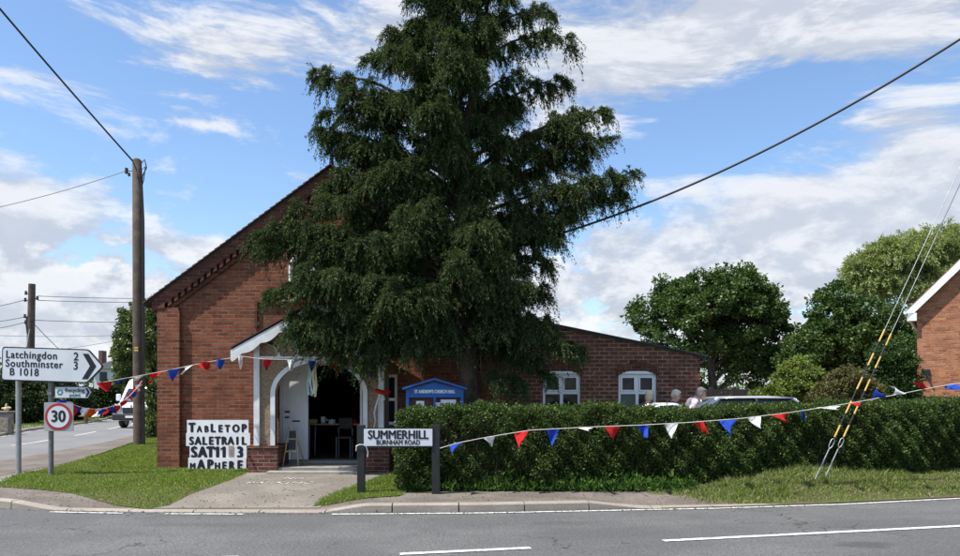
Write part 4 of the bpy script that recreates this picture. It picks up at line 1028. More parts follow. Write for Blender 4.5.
MB().tube([ptop+Vector((-.30, -.05, -.33)), ptop+Vector((-.1, -.05, -.33))], .02, 6).tube([ptop+Vector((-.30, -.05, -.42)), ptop+Vector((-.30, -.05, -.25))], [.05, .05], 8).tube([ptop+Vector((-.22, -.05, -.50)), ptop+Vector((-.22, -.05, -.40))], [.04, .04], 8).build('insulator', M['insul'], pole)
for z_ in (.42, .50): MB().box(pb.x-.06, pb.x+.06, pb.y-.215, pb.y-.205, 2.55+z_, 2.60+z_).build('pole_tag', M['yellow'], pole)

STAY = Vector((9.35, 12.15, .3)); stay_top = Vector((9.35, 12.15, 8.75))
p2 = thing('telegraph_pole', 'timber telegraph pole in the hedge that holds the striped stay wires', 'telegraph pole', (STAY.x, STAY.y, .2))
MB().tube([(STAY.x, STAY.y, .0), (STAY.x, STAY.y, 4.5), tuple(stay_top), tuple(stay_top+Vector((0, 0, .06)))], [.17, .15, .125, .07], 14).build('post', M['pole'], p2)
# thick overhead cable: right pole to the pole by the hall
A = stay_top + Vector((-.05, 0, -.35))
def through(a, b, px, py):
    """sag so that the cable passes the given line of sight"""
    best = None
    for s in np.arange(0, 3, .02):
        pts = catenary(a, b, s, 60)
        q = [((p.x/p.y*F+CX), HY-(p.z-EYE)/p.y*F) for p in pts]
        e = min(abs(y-py) for x, y in q if abs(x-px) < 12) if any(abs(x-px) < 12 for x, y in q) else 9e9
        if best is None or e < best[0]: best = (e, s)
    return best[1]
Bp = P(446, 262, YF-.03)
cable('overhead_cable', 'thick black overhead cable sagging down from the right to the hall behind the conifer', 'cable', catenary(A, Bp, through(A, Bp, 700, 176), 50), .022, M['cable'])
A2 = P(-60, -62, 16.0)
cable('overhead_cable', 'black cable running up and out from the tall pole top above the road sign', 'cable', catenary(A2, ptop+Vector((-.08, -.1, -.05)), .05, 30), .026, M['cable'])
cable('overhead_cable', 'thin cable from the bracket insulator on the tall pole towards the far houses', 'cable', catenary(P(-60, 219, 21.5), ptop+Vector((-.3, -.05, -.33)), .12, 30), .011, M['wire_far'])

# stay wires with yellow and black guards
for i, (b0, b1, tp, lab) in enumerate((((817.5, 474), (826.5, 442), stay_top+Vector((-.12, 0, -.5)), 'stay wire with a striped guard, the lower-anchored of the pair at the hedge bank'),
                                       ((827.5, 472), (838, 441), stay_top+Vector((-.12, .05, -.8)), 'stay wire with a striped guard, nearer to the orange brick house of the pair'))):
    ya = 11.75+.02*i
    base = P(b0[0], b0[1], ya); base.z = max(base.z, .2)
    top = tp; d = (top-base)
    s = thing('stay_wire', lab, 'stay wire', base)
    def at(k): return base + d*k
    MB().tube([at(-.01), at(.05)], .011, 8).build('anchor_rod', M['galv'], s)
    # turnbuckle loop
    c0, c1 = at(.050), at(.072); sd = Vector((1, 0, 0)).cross(d).normalized().cross(d).normalized()
    MB().tube([c0, c0.lerp(c1, .3)+sd*.028, c0.lerp(c1, .8)+sd*.028, c1], .007, 6).tube([c0, c0.lerp(c1, .3)-sd*.028, c0.lerp(c1, .8)-sd*.028, c1], .007, 6).build('turnbuckle', M['galv'], s)
    n = 9; g0, g1 = .074, .292
    for k in range(n):
        q0, q1 = lerp(g0, g1, k/n), lerp(g0, g1, (k+1)/n)
        MB().tube([at(q0), at(q1)], .0145, 8).build('guard_section', M['yellow' if k % 2 == 0 else 'black_paint'], s)
    MB().tube([at(.29), at(.6), at(1)], .0055, 6).build('wire', M['galv'], s)

# far pole across the side road
YQ = 43.0
fb_, ft_ = P(29, 425, YQ), P(32, 284, YQ)
fp = thing('telegraph_pole', 'dark timber telegraph pole rising behind the direction sign across the side road', 'telegraph pole', (fb_.x, fb_.y, .05))
MB().tube([(fb_.x, YQ, .0), tuple(ft_)], [.24, .19], 10).build('post', M['pole'], fp)
for k, (ox, zz) in enumerate(((-.32, -.55), (-.36, -.95), (.34, -.85), (-.38, -1.9), (-.34, -2.25))):
    MB().tube([ft_+Vector((0, -.05, zz)), ft_+Vector((ox, -.05, zz))], .035, 6).tube([ft_+Vector((ox, -.05, zz-.08)), ft_+Vector((ox, -.05, zz+.14))], [.08, .06], 8).build('insulator', M['insul'], fp)
MB().tube([ft_+Vector((-.18, -.1, -1.9)), ft_+Vector((-.22, -.1, -2.3)), ft_+Vector((-.15, -.1, -2.9))], .09, 6).build('junction_box', M['cable'], fp)
hp = Vector((-13.2, 62, 0)); hpt = Vector((-13.2, 62, 10.6))
p3 = thing('telegraph_pole', 'distant timber pole behind the church hall that carries the thin wires', 'telegraph pole', (hp.x, hp.y, .05))
MB().tube([tuple(hp), tuple(hpt)], [.2, .16], 10).build('post', M['pole'], p3)
wires = [(ft_+Vector((.34, 0, -.7)), hpt+Vector((0, 0, -.2)), .35), (ft_+Vector((.34, 0, -.95)), hpt+Vector((0, 0, -.45)), .35), (ft_+Vector((.1, 0, -2.1)), hpt+Vector((0, 0, -1.7)), .5),
         (P(-40, 311, 38), ft_+Vector((-.36, 0, -.9)), .1), (P(-40, 324, 38), ft_+Vector((-.38, 0, -1.9)), .1), (P(-40, 333, 38), ft_+Vector((-.34, 0, -2.2)), .1),
         (P(-40, 334, 60), P(175, 332, 70), .3), (P(40, 352, 60), P(175, 328, 70), .2), (ft_+Vector((-.1, 0, -2.4)), P(20, 384, 40.5), 0), (ft_+Vector((.1, 0, -2.3)), P(78, 366, 62), .1)]
wl = ['topmost thin wire leaving the far pole towards the church', 'second thin wire just below the topmost one right of the far pole', 'lowest thin wire from the far pole towards the church', 'thin wire reaching the upper bracket of the far pole from the left',
      'thin wire reaching the middle bracket of the far pole', 'thin wire reaching the lowest bracket of the far pole', 'faint level wire crossing behind the direction sign', 'faint wire climbing towards the ivy-covered tree', 'stay running down from the far pole beside its trunk', 'thin service wire falling from the far pole to the slate roofed house']
for (a, b, s), lab in zip(wires, wl): cable('overhead_wire', lab, 'wire', catenary(a, b, s, 20), .022, M['wire_far'], 'thin wires round the far pole')

# ------------------------------------------------------------------ bunting
def flag(parent, p, along, w_, h_, m, lean=0.0, curl=.0, flip=False):
    """soft cloth triangle hung from the cord at p"""
    al = Vector(along).normalized(); dn = Vector((0, 0, -1)) if not flip else Vector((0, 0, 1)); out = al.cross(dn).normalized()
    n = 6; vs = []; fs = []
    ph = random.uniform(0, 6)
    for i in range(n+1):
        s = i/n; hw = w_/2*(1-s)
        for j in range(5):
            u = j/4*2-1
            q = p + al*(u*hw + lean*s*h_) + dn*(s*h_*(1-.12*abs(curl))) + out*(curl*.10*math.sin(ph+s*2.6+u*1.6) - curl*.10*s*s)
            vs.append(q)
    sw = random.gauss(0, .28); tw = random.gauss(0, .5)
    vs = [q + out*(sw*(p-q).length + tw*(q-p).dot(al)*(p-q).length/max(h_ if h_ > 0 else -h_, .05)*.6) for q in vs]
    m_ = len(vs); vs += [q + out*.0025 for q in vs]
    for i in range(n):
        for j in range(4):
            a = i*5+j; fs.append((a, a+1, a+6, a+5)); fs.append((a+m_+5, a+m_+6, a+m_+1, a+m_))
    return MB().add(vs, fs, True).build('flag', m, parent, fix=False)
def bunting(label, path, flags, sagpts=None, group=None, cord_r=.006, size=.19):
    t = thing('bunting', label, 'bunting', path[0], group)
    MB().tube(path, cord_r, 5).build('cord', M['cord'], t, fix=False)
    for (x, mk, w_, h_, lean, curl) in flags:
        # point on the cord at picture-independent parameter found by x
        best = None
        for a, b in zip(path, path[1:]):
            xa, xb = a.x/a.y*F+CX, b.x/b.y*F+CX
            if min(xa, xb) <= x <= max(xa, xb):
                k = (x-xa)/((xb-xa) or 1e-6); best = (a.lerp(b, k), b-a); break
        if best is None: continue
        p, al = best; 
        if al.x < 0: al = -al
        flag(t, p + Vector((0, -.004, -.003)), al, w_, abs(h_), M[mk], lean+random.gauss(0, .12), curl*1.5, flip=h_ < 0)
    return t
Rr, Bb, Ww = 'red', 'blue_f', 'white_f'
# right: nameplate post along the hedge to the pole with stay wires
pc = [(440, 448.2), (457, 443.2), (480, 438.5), (500, 435), (530, 430.2), (560, 428.6), (600, 426.6), (640, 425.2), (690, 422.4), (740, 418.6), (790, 412.5), (830, 406.5), (860, 401.5), (900, 394), (930, 388), (960, 383), (1040, 366)]
path = [P(x, y, interp(x, [440, 700, 860, 1040], [11.28, 11.45, 11.62, 12.1])) for x, y in pc]
u_ = 11.4/F
fl = [(456, Bb, 14, 9, -.5, .9), (490, Ww, 13, 9, .3, .6), (521, Rr, 14, 15.5, -.2, .3), (553, Bb, 14, 17, .0, .25), (584, Ww, 12, 3, .3, 1.0), (613, Rr, 14.5, 15, .15, .3), (643, Bb, 14, 13, .35, .6), (671.5, Ww, 13, 15.5, .1, .25), (699, Rr, 14, 14, .5, .5),
      (727, Bb, 14, 16, .0, .6), (753, Ww, 13, 12, .4, .3), (780, Rr, 16, 10, .3, .9), (804, Bb, 9.5, 10, .1, .6), (829, Ww, 14, 3.5, .3, 1.0), (854, Rr, 9, 4, .2, .8), (879, Bb, 9, -10, -.2, .4), (899, Ww, 10, -10, -.5, .4), (925, Rr, 10, -9, -.7, .5), (951, Bb, 17, 6, .2, .7), (984, Ww, 13, 14, 0, .3), (1010, Rr, 13, 14, 0, .3)]
bunting('long string of red, white and blue pennants along the hedge front', path, [(x, m_, w_*u_, h_*u_, l, c) for x, m_, w_, h_, l, c in fl])
# left: porch eave, past the front wall, to the direction sign
pa = [(237, 357), (222, 359.5), (205, 362.5), (188, 366), (170, 370), (155, 372.8), (141, 375.5), (125, 378.3), (112, 380.8), (99, 383)]
path = [P(x, y, 14.15) for x, y in pa]
u2 = 14.15/F
fl = [(220.5, Bb, 9, 10.5, .2, .4), (204, Rr, 12, 9, .4, .7), (189, Ww, 12, 8.5, -.8, .6), (174, Bb, 11, 13, .1, .3), (156, Rr, 12.5, 11, -.3, .6), (137.5, Ww, 11, 5.5, .3, .9), (121.5, Bb, 12, 5, -.4, .8), (104, Rr, 13, 11, .5, .5)]
bunting('string of large pennants from the porch eave across the front wall to the direction sign', path, [(x, m_, w_*u2, h_*u2, l, c) for x, m_, w_, h_, l, c in fl])
# porch string
pp = [(240, 356), (262, 359), (300, 360), (335, 362.5), (365, 368), (384, 374)]
path = [P(x, y, 14.2) for x, y in pp]
u3 = 14.2/F
bunting('string of pennants hung across the white porch arch', path, [(x, m_, w_*u3, h_*u3, l, c) for x, m_, w_, h_, l, c in
        [(240.5, Ww, 5, 14, .1, .3), (267, Rr, 9, 12, 0, .3), (291, Ww, 9, 12, .0, .4), (312, Bb, 8, 12, .0, .3), (334, Rr, 7, 12, .1, .4), (352, Ww, 8, 11, 0, .4), (370, Bb, 8, 11, 0, .4)]])
t = thing('hanging_ribbon', 'strips of pale blue, white and yellow ribbon hanging in the porch arch', 'ribbon', P(313, 365, 14.75))
for k, (x, mm, ln) in enumerate(((308.5, 'cyan_f', 32), (311, 'white_f', 33), (313.2, 'paper', 31), (315.6, 'yel_f', 34))):
    a = P(x, 363, 14.75+.01*k); mb = MB(); n = 8; wv = .022
    pts = [a + Vector((.012*math.sin(i*.9+k), .02*math.sin(i*.7+k*2), -ln/F*14.75*i/n)) for i in range(n+1)]
    for q, s in zip(pts, pts[1:]): mb.add([q+Vector((-wv, 0, 0)), q+Vector((wv, 0, 0)), s+Vector((wv, .0, 0)), s+Vector((-wv, 0, 0)), q+Vector((-wv, .003, 0)), q+Vector((wv, .003, 0)), s+Vector((wv, .003, 0)), s+Vector((-wv, .003, 0))], [(0,1,2,3), (7,6,5,4), (0,3,7,4), (1,5,6,2)])
    mb.build('strip', M[mm], t)
t = thing('ribbon_bow', 'red bow with trailing white ribbons tied on the porch post nearest the noticeboard', 'ribbon', P(381, 392, 14.36))
yb = 14.34
MB().ell(P(379, 391.5, yb), (.09, .035, .05), 10, 6, Matrix.Rotation(R(20), 3, 'Y')).ell(P(386, 392.5, yb), (.10, .035, .045), 10, 6, Matrix.Rotation(R(-15), 3, 'Y')).ell(P(382.5, 392, yb), (.035, .045, .04), 8, 6).build('bow', M['red'], t)
MB().tube([P(380, 394, yb), P(378.5, 399, yb), P(376, 406, yb), P(374.5, 413, yb), P(375.5, 421, yb), P(374, 428, yb)], [.018, .022, .02, .02, .016, .012], 6).build('ribbon_tail', M['white_f'], t)
MB().tube([P(383, 396, yb), P(384, 399, yb), P(381.5, 402, yb)], [.03, .03, .02], 6).build('ribbon_tail', M['white_f'], t)
# crowded string of little flags from the sign post across to the tall pole
pf = [(54, 397), (62, 399.5), (70, 403), (78, 406.5), (86, 408.5), (94, 409.3), (102, 408.8), (110, 407), (117, 404.5), (123, 401), (130, 395.5), (136, 389), (142, 381)]
path = [P(x, y, lerp(13.9, YPOLE-.22, ((x-54)/88)**1.0)) for x, y in pf]
fl = [(63, Bb, 6, 5), (67.5, Ww, 5, 6.5), (75, Rr, 7, 12), (80, Bb, 6, 8), (84, Ww, 8, 9), (90.5, 'orange_f', 9, 9), (96.5, Ww, 6, 5), (101, Bb, 4, 6), (104, Ww, 5, 9), (107.5, Rr, 5, 8), (111, Bb, 4, 8), (114.5, Rr, 4, 9), (118, Ww, 4, 10), (124, Rr, 4.5, 7), (127.5, Ww, 4, 6), (131, Rr, 4, 9), (134, Bb, 5, 8), (137, Rr, 5, 10), (139, Ww, 4, 8), (141, Rr, 5, 9)]
bunting('crowded string of tiny pennants looped from the sign post to the tall pole', path, [(x, m_, w_*lerp(13.9, YPOLE, (x-54)/88)/F, h_*lerp(13.9, YPOLE, (x-54)/88)/F, random.uniform(-.5, .5), .6) for x, m_, w_, h_ in fl], cord_r=.008)

# ------------------------------------------------------------------ vehicles
def wheel(parent, c, r, wd, axis='y'):
    n = 22; ax = Vector((0, 1, 0)) if axis == 'y' else Vector((1, 0, 0))
    w_ = MB().tube([Vector(c)-ax*wd*.5, Vector(c)-ax*wd*.38, Vector(c)+ax*wd*.38, Vector(c)+ax*wd*.5], [r*.93, r, r, r*.93], n).build('wheel', M['rubber'], parent)
    for s in (-1, 1): MB().tube([Vector(c)+ax*s*wd*.505, Vector(c)+ax*s*wd*.54], [r*.66, r*.58], 16).build('rim', M['alloy'], w_)
    return w_
def loft(sections, name, m, parent, smooth=True):
    """sections: list of closed rings with the same point count"""
    n = len(sections[0]); vs = [p for s in sections for p in s]; fs = []
    for i in range(len(sections)-1):
        for j in range(n): fs.append((i*n+j, i*n+(j+1) % n, (i+1)*n+(j+1) % n, (i+1)*n+j))
    fs.append(tuple(range(n))[::-1]); fs.append(tuple(range((len(sections)-1)*n, len(sections)*n)))
    return MB().add(vs, fs, smooth).build(name, m, parent)
def ring(x, hw, z0, z1, yc, tum=1.0, r=.12):
    """rounded cross-section across the car at lengthwise x: half width hw, bottom z0, top z1, top narrowed by tum"""
    out = []
    for (sx_, zz, q0) in ((-1, z0, 180), (1, z0, 270), (1, z1, 0), (-1, z1, 90)):
        for k in range(4):
            a = R(q0+30*k); w_ = hw*(tum if zz == z1 else 1.0); rr = min(r, (z1-z0)*.45)
            out.append((x, yc + sx_*(w_-rr) + rr*math.cos(a), zz + (rr if zz == z0 else -rr) + rr*math.sin(a)))
    return out
def car(name, label, origin, L, H, Wd, m, roof_x, dirx=1, antenna=None):
    """side-on saloon/hatchback along X; roof_x = (screen base, roof front, roof rear, tail base) as fractions from the front"""
    ox, oy = origin; z0 = .1
    t = thing(name, label, 'car', (ox, oy, z0))
    X = lambda f: ox + dirx*(f-.5)*L
    belt = z0 + H*.62; top = z0+H
    secs = [(.0, .78, .30, .52), (.03, .9, .22, .58), (.12, .98, .2, .60), (.28, 1, .18, .64), (.5, 1, .18, .65), (.8, 1, .18, .66), (.94, .97, .22, .66), (.985, .9, .28, .62), (1, .82, .34, .56)]
    rs = [ring(X(f), Wd/2*a, z0+H*.0+b, z0+H*c, oy, .93, .12) for f, a, b, c in secs]
    loft(rs, 'body', m, t)
    s0, r0, r1, s1 = roof_x; hw = Wd/2
    g = [(s0, .94, belt-.06, belt+.02), (lerp(s0, r0, .5), .90, belt-.06, lerp(belt, top, .60)), (r0, .86, belt-.06, top-.05), (lerp(r0, r1, .4), .85, belt-.06, top-.025), (r1, .85, belt-.06, top-.05), (lerp(r1, s1, .6), .87, belt-.06, lerp(belt, top, .5)), (s1, .92, belt-.06, belt+.02)]
    loft([ring(X(f), hw*a, b, c, oy, .80, .10) for f, a, b, c in g], 'cabin_glass', M['car_glass'], t)
    rf = [(r0-.05, .67, top-.14, top-.075), (r0, .71, top-.07, top-.03), (lerp(r0, r1, .35), .73, top-.06, top), (lerp(r0, r1, .75), .73, top-.06, top-.006), (r1, .71, top-.075, top-.035), (r1+.035, .66, top-.13, top-.085)]
    rof = loft([ring(X(f), hw*a, b, c, oy, .92, .05) for f, a, b, c in rf], 'roof', m, t)
    for s in (-1, 1):                            # pillars
        yb_, yt_ = oy+s*hw*.93, oy+s*hw*.70
        MB().tube([(X(s0+.01), yb_, belt), (X(r0-.02), yt_, top-.06)], .035, 6).build('pillar', m, t)
        MB().tube([(X(lerp(r0, r1, .5)), yb_, belt), (X(lerp(r0, r1, .5)), yt_, top-.06)], .04, 6).build('pillar', M['plastic'], t)
        MB().tube([(X(s1-.01), yb_, belt), (X(r1+.01), yt_, top-.06)], .06, 6).build('pillar', m, t)
        MB().ell((X(s0+.08), oy+s*(hw+.08), belt+.06), (.07, .10, .07), 10, 6).build('door_mirror', m, t)
        MB().ell((X(.045), oy+s*hw*.62, z0+H*.44), (.10, .17, .075), 10, 6).build('headlight', M['lamp'], t)
        MB().ell((X(.975), oy+s*hw*.72, z0+H*.5), (.06, .12, .10), 10, 6).build('tail_light', M['lamp_red'], t)
        MB().box(X(.45)-.07, X(.45)+.07, *sorted((oy+s*(hw-.004), oy+s*(hw+.02))), z0+H*.53, z0+H*.55).build('door_handle', m, t)
    for f in (.19, .80):
        for s in (-1, 1): wheel(t, (X(f), oy+s*(hw-.10), z0+.31), .31, .2)
    if antenna is not None: MB().tube([(X(antenna), oy, top-.02), (X(antenna)+.02, oy, top+.14)], .008, 5).build('antenna', M['plastic'], t)
    return t
# silver car right of the extension; white car by the wall
car('parked_car', 'silver car whose roof and short aerial show above the hedge', (6.2, 17.1), 3.9, 1.50, 1.74, M['car_silver'], (.86, .72, .26, .1), dirx=1, antenna=.40)
car('parked_car', 'white car hidden by the hedge in front of the three people', (3.28, 13.72), 3.5, 1.375, 1.36, M['car_white'], (.80, .60, .48, .24), dirx=1)

# white van coming down the side road
vy = 36.6; vx = P(131.5, 428, vy).x; vw = .98
van = thing('van', 'white delivery van approaching on the side road behind the tall pole', 'van', (vx, vy+2.6, 0))
prof = [(0.05, .42), (0.0, .62), (.02, .98), (.16, 1.10), (.70, 1.24), (1.28, 2.02), (1.62, 2.40), (2.15, 2.58), (5.4, 2.62), (5.5, 2.4), (5.5, .40), (.4, .36)]
bm = bmesh.new()
for s in (-1, 1):
    pass
vsL = [bm.verts.new((vx-vw, vy+a, b+.0)) for a, b in prof]; vsR = [bm.verts.new((vx+vw, vy+a, b)) for a, b in prof]
bm.faces.new(vsL); bm.faces.new(vsR[::-1])
for i in range(len(prof)): bm.faces.new((vsL[i], vsR[i], vsR[(i+1) % len(prof)], vsL[(i+1) % len(prof)]))
for q in bm.verts:                               # tumblehome: the upper body narrows
    if q.co.z > 1.4: q.co.x = vx + (q.co.x-vx)*(1-.07*(q.co.z-1.4)/1.2)
    if q.co.y < vy+.1: q.co.x = vx + (q.co.x-vx)*.93
bmesh.ops.recalc_face_normals(bm, faces=bm.faces[:])
bmesh.ops.bevel(bm, geom=bm.edges[:], offset=.09, segments=3, affect='EDGES', profile=.5)
mbv = MB(); mbv.bm(bm, True); bm.free(); mbv.build('body', M['van'], van)
def vpt(x, k, off=.012):
    a = Vector((0, .735, 1.285)); b = Vector((0, 1.25, 1.98)); q = a.lerp(b, k); n = Vector((0, -.83, .55)).normalized(); return Vector((vx+x, vy, 0)) + q + n*off
MB().add([vpt(-.84, .0), vpt(.84, .0), vpt(.74, 1), vpt(-.74, 1), vpt(-.84, 0, -.02), vpt(.84, 0, -.02), vpt(.74, 1, -.02), vpt(-.74, 1, -.02)], [(0,1,2,3), (0,4,5,1), (1,5,6,2), (2,6,7,3), (3,7,4,0)]).build('windscreen', M['car_glass'], van)
for s in (-1, 1): MB().tube([vpt(s*.15-.35, .03, .03), vpt(s*.3-.1, .3, .03)], .012, 5).build('wiper', M['plastic'], van)
MB().box(vx-.93, vx+.93, vy-.09, vy+.25, .40, .72, .05).build('bumper', M['plastic'], van)
MB().box(vx-.45, vx+.45, vy-.035, vy+.1, .74, 1.04, .03).build('grille', M['plastic'], van)
for s in (-1, 1):
    a, b = sorted((vx+s*.50, vx+s*.92)); MB().box(a, b, vy-.03, vy+.16, .80, 1.10, .05).build('headlight', M['lamp'], van)
    MB().box(*sorted((vx+s*1.0, vx+s*1.22)), vy+.9, vy+1.02, 1.35, 1.7, .04).build('wing_mirror', M['van'], van)
    MB().tube([(vx+s*.93, vy+.98, 1.4), (vx+s*1.05, vy+.97, 1.45)], .04, 6).build('mirror_arm', M['plastic'], van)
    MB().add([(vx+s*.985, vy+1.25, 1.42), (vx+s*.985, vy+2.1, 1.42), (vx+s*.95, vy+2.1, 2.1), (vx+s*.955, vy+1.65, 2.1)], [(0,1,2,3)]).build('side_window', M['car_glass'], van)
    for yy in (.95, 4.3): wheel(van, (vx+s*.83, vy+yy, .35), .35, .24, 'x')
MB().box(vx-.26, vx+.26, vy-.105, vy-.092, .52, .63).build('number_plate', M['paper'], van)
MB().tube([(vx, vy-.032, 1.10), (vx, vy-.0, 1.1)], .06, 16).build('badge', M['alloy'], van)

# ------------------------------------------------------------------ people behind the hedge
def remesh(o, vox, sm=3):
    md = o.modifiers.new('union', 'REMESH'); md.mode = 'VOXEL'; md.voxel_size = vox; md.use_smooth_shade = True
    s = o.modifiers.new('soften', 'SMOOTH'); s.factor = .5; s.iterations = sm
def person(label, foot, height, yaw, hair_m, top_m, lean=0.0, nod=0.0, hair_len=.0):
    """one continuous body grown from tapered limbs, facing local +X; clothes and hair are children"""
    S = height/1.70
    t = thing('person', label, 'person', foot)
    M0 = Matrix.Translation(foot) @ Matrix.Rotation(yaw, 4, 'Z') @ Matrix.Scale(S, 4)
    def bend(p):                                  # lean the upper body forward from the hips
        p = Vector(p)
        if lean and p.z > .92:
            q = p-Vector((0, 0, .92)); q = Matrix.Rotation(lean, 3, 'Y') @ q; p = q+Vector((0, 0, .92))
        return p
    def T_(mb, pts, rs, n=10): mb.tube([bend(q) for q in pts], rs, n)
    body = MB(M0)
    torso = [(0, 0, .86), (.0, 0, .98), (.01, 0, 1.12), (.0, 0, 1.28), (-.01, 0, 1.40), (.0, 0, 1.47), (.02, 0, 1.53)]
    T_(body, torso, [.13, .135, .125, .135, .12, .062, .055], 14)
    for s in (-1, 1):
        T_(body, [(0, s*.09, .90), (.01, s*.10, .50), (-.02, s*.10, .09), (-.02, s*.10, .05)], [.088, .062, .042, .04])
        body.tube([(-.06, s*.10, .035), (.05, s*.10, .035), (.15, s*.11, .03)], [.036, .042, .028], 10)
        T_(body, [(0, s*.06, 1.40), (0, s*.16, 1.395), (0, s*.195, 1.36)], [.08, .062, .05])
        T_(body, [(0, s*.19, 1.38), (-.02, s*.22, 1.12), (.10, s*.20, .92), (.12, s*.195, .88)], [.05, .04, .029, .027])
        hb = Vector((.125, s*.192, .865)); T_(body, [hb, hb+Vector((.02, 0, -.06))], [.028, .034])
        for k in range(4):
            f0 = hb+Vector((.02-.025+.017*k, s*.004, -.075)); ln = (.055, .075, .08, .062)[k]
            T_(body, [f0, f0+Vector((.008, -s*.006, -ln*.55)), f0+Vector((.012, -s*.022, -ln))], [.0095, .009, .007], 6)
        T_(body, [hb+Vector((.035, s*.0, -.02)), hb+Vector((.06, -s*.01, -.05)), hb+Vector((.062, -s*.016, -.085))], [.012, .011, .008], 6)
        T_(body, [(0, s*.0, 1.30), (.0, s*.08, 1.30)], [.09, .085])
    hc = bend((.04, 0, 1.605)); HM = (Matrix.Rotation(lean*.6+nod, 3, 'Y'))
    def hp_(p): return hc + HM @ Vector(p)
    body.ell(hc, (.088, .072, .108), 18, 12, HM); body.ell(hp_((.03, 0, -.05)), (.065, .055, .065), 14, 10, HM)
    body.ell(hp_((.092, 0, -.012)), (.022, .014, .024), 8, 6, HM); body.ell(hp_((.074, 0, -.062)), (.02, .026, .010), 8, 6, HM); body.ell(hp_((.07, 0, -.095)), (.022, .028, .02), 8, 6, HM)
    for s in (-1, 1): body.ell(hp_((.0, s*.073, -.005)), (.022, .012, .034), 8, 6, HM); body.ell(hp_((.075, s*.03, .024)), (.016, .02, .01), 8, 6, HM)
    b = body.build('body', M['skin'], t, fix=False); remesh(b, .011*S, 2)
    for s in (-1, 1): MB(M0).ell(hp_((.083, s*.029, .008)), (.008, .012, .007), 8, 6, HM).build('eye', M['sign_black'], t)
    hr = MB(M0); hr.ell(hp_((-.016, 0, .024)), (.090, .083, .100), 20, 12, HM); hr.ell(hp_((-.035, 0, -.01-hair_len*.3)), (.070, .078, .085+hair_len*.5), 16, 10, HM)
    hr.ell(hp_((.035, 0, .078)), (.055, .062, .036), 12, 8, HM)
    if hair_len:
        for s in (-1, 1): hr.ell(hp_((.0, s*.064, -.02)), (.045, .02, .07), 10, 8, HM)
    h_ = hr.build('hair', hair_m, t, fix=False); remesh(h_, .010*S, 2)
    tp = MB(M0); T_(tp, [(0, 0, .88), (0, 0, .98), (.01, 0, 1.12), (0, 0, 1.28), (-.01, 0, 1.41), (0, 0, 1.455)], [.155, .153, .14, .15, .135, .075], 14)
    for s in (-1, 1):
        T_(tp, [(0, s*.06, 1.40), (0, s*.17, 1.39), (0, s*.21, 1.345)], [.09, .072, .06]); T_(tp, [(0, s*.195, 1.37), (-.015, s*.222, 1.16)], [.062, .056]); T_(tp, [(0, 0, 1.30), (0, s*.085, 1.30)], [.105, .10])
    o = tp.build('shirt', top_m, t, fix=False); remesh(o, .014*S, 2)
    tr = MB(M0); T_(tr, [(0, 0, .80), (0, 0, .93)], [.13, .15], 14)
    for s in (-1, 1): T_(tr, [(0, s*.085, .88), (.01, s*.10, .50), (-.02, s*.10, .10)], [.105, .08, .066])
    o = tr.build('trousers', M['trouser'], t, fix=False); remesh(o, .014*S, 2)
    for s in (-1, 1):
        MB(M0).tube([(-.075, s*.10, .04), (.0, s*.10, .045), (.06, s*.10, .042), (.165, s*.11, .034)], [.042, .048, .05, .03], 10).build('shoe', M['shoe'], t)
    return t
YPp = 14.85
p_ = P(646.5, 0, YPp); person('ash blond person with short hair in a brown top, behind the white car', (p_.x, YPp-.05, .1), 1.585, R(35), M['hair_blond'], M['top_brown'], .05, .1, .05)
p_ = P(671, 0, YPp); person('silver-haired person in a dark top, standing between the other two', (p_.x, YPp-.1, .1), 1.61, R(-25), M['hair_white'], M['top_navy'], .05, .28, .0)
p_ = P(682, 0, YPp); person('dark grey-haired person in a pale top, bending forward', (p_.x, YPp-.15, .1), 1.73, R(-12), M['hair_grey'], M['top_pale'], .42, .1, .03)

# ------------------------------------------------------------------ the house on the right
YH = 25.0
h0 = P(917, 316, YH); ez_ = h0.z + .38; sl = 1.05; hx = 0.0
house = thing('house', 'orange brick house with a white bargeboard beyond the hedge', 'house', (h0.x+4, YH+1, .1))
HMt = Matrix.Translation((h0.x, YH, 0)) @ Matrix.Rotation(R(-33), 4, 'Z')
def HB(): return MB(HMt)
xa_ = 3.9
HB().prism([(0, .05), (7.8, .05), (7.8, ez_), (xa_, ez_+3.9*sl), (0, ez_)], 0, .3).build('gable_wall', M['brick_house'], house)
HB().box(0, .3, .302, 9, .05, ez_-.02).build('side_wall', M['brick_house'], house)
HB().box(7.5, 7.8, .302, 9, .05, ez_-.02).build('side_wall', M['brick_house'], house)
zr_ = ez_+3.9*sl
for s_ in (-1, 1):
    xo = xa_+s_*4.18; zo = zr_-4.18*sl
    HB().prism([(xa_, zr_+.02), (xo, zo+.02), (xo, zo+.14), (xa_, zr_+.14)], -.22, 9.2).build('roof', M['roof_brown'], house)
    HB().prism([(xa_, zr_-.22), (xo, zo-.22), (xo, zo+.08), (xa_, zr_+.08)], -.26, -.225).build('bargeboard', M['white'], house)
    HB().prism([(xa_, zr_-.03), (xo, zo-.03), (xo, zo+.015), (xa_, zr_+.015)], -.222, -.002).build('soffit', M['white'], house)
    HB().box(*sorted((xo, xo-s_*.28)), -.26, -.003, zo-.26, zo+.0).build('eave_box', M['white'], house)
    HB().tube([(xo+s_*.05, -.3, zo+.02), (xo+s_*.05, 9.2, zo+.02)], .06, 8).build('gutter', M['white_old'], house)
HB().box(xa_-.45, xa_+.45, 3.5, 4.3, ez_+3, zr_+1.3).build('chimney', M['brick_house'], house)
HB().box(.13, .38, -.10, -.002, 2.30, 2.5, .02).tube([(.3, -.08, 2.3), (.42, -.14, 2.12)], .03, 6).build('wall_light', M['black_paint'], house)
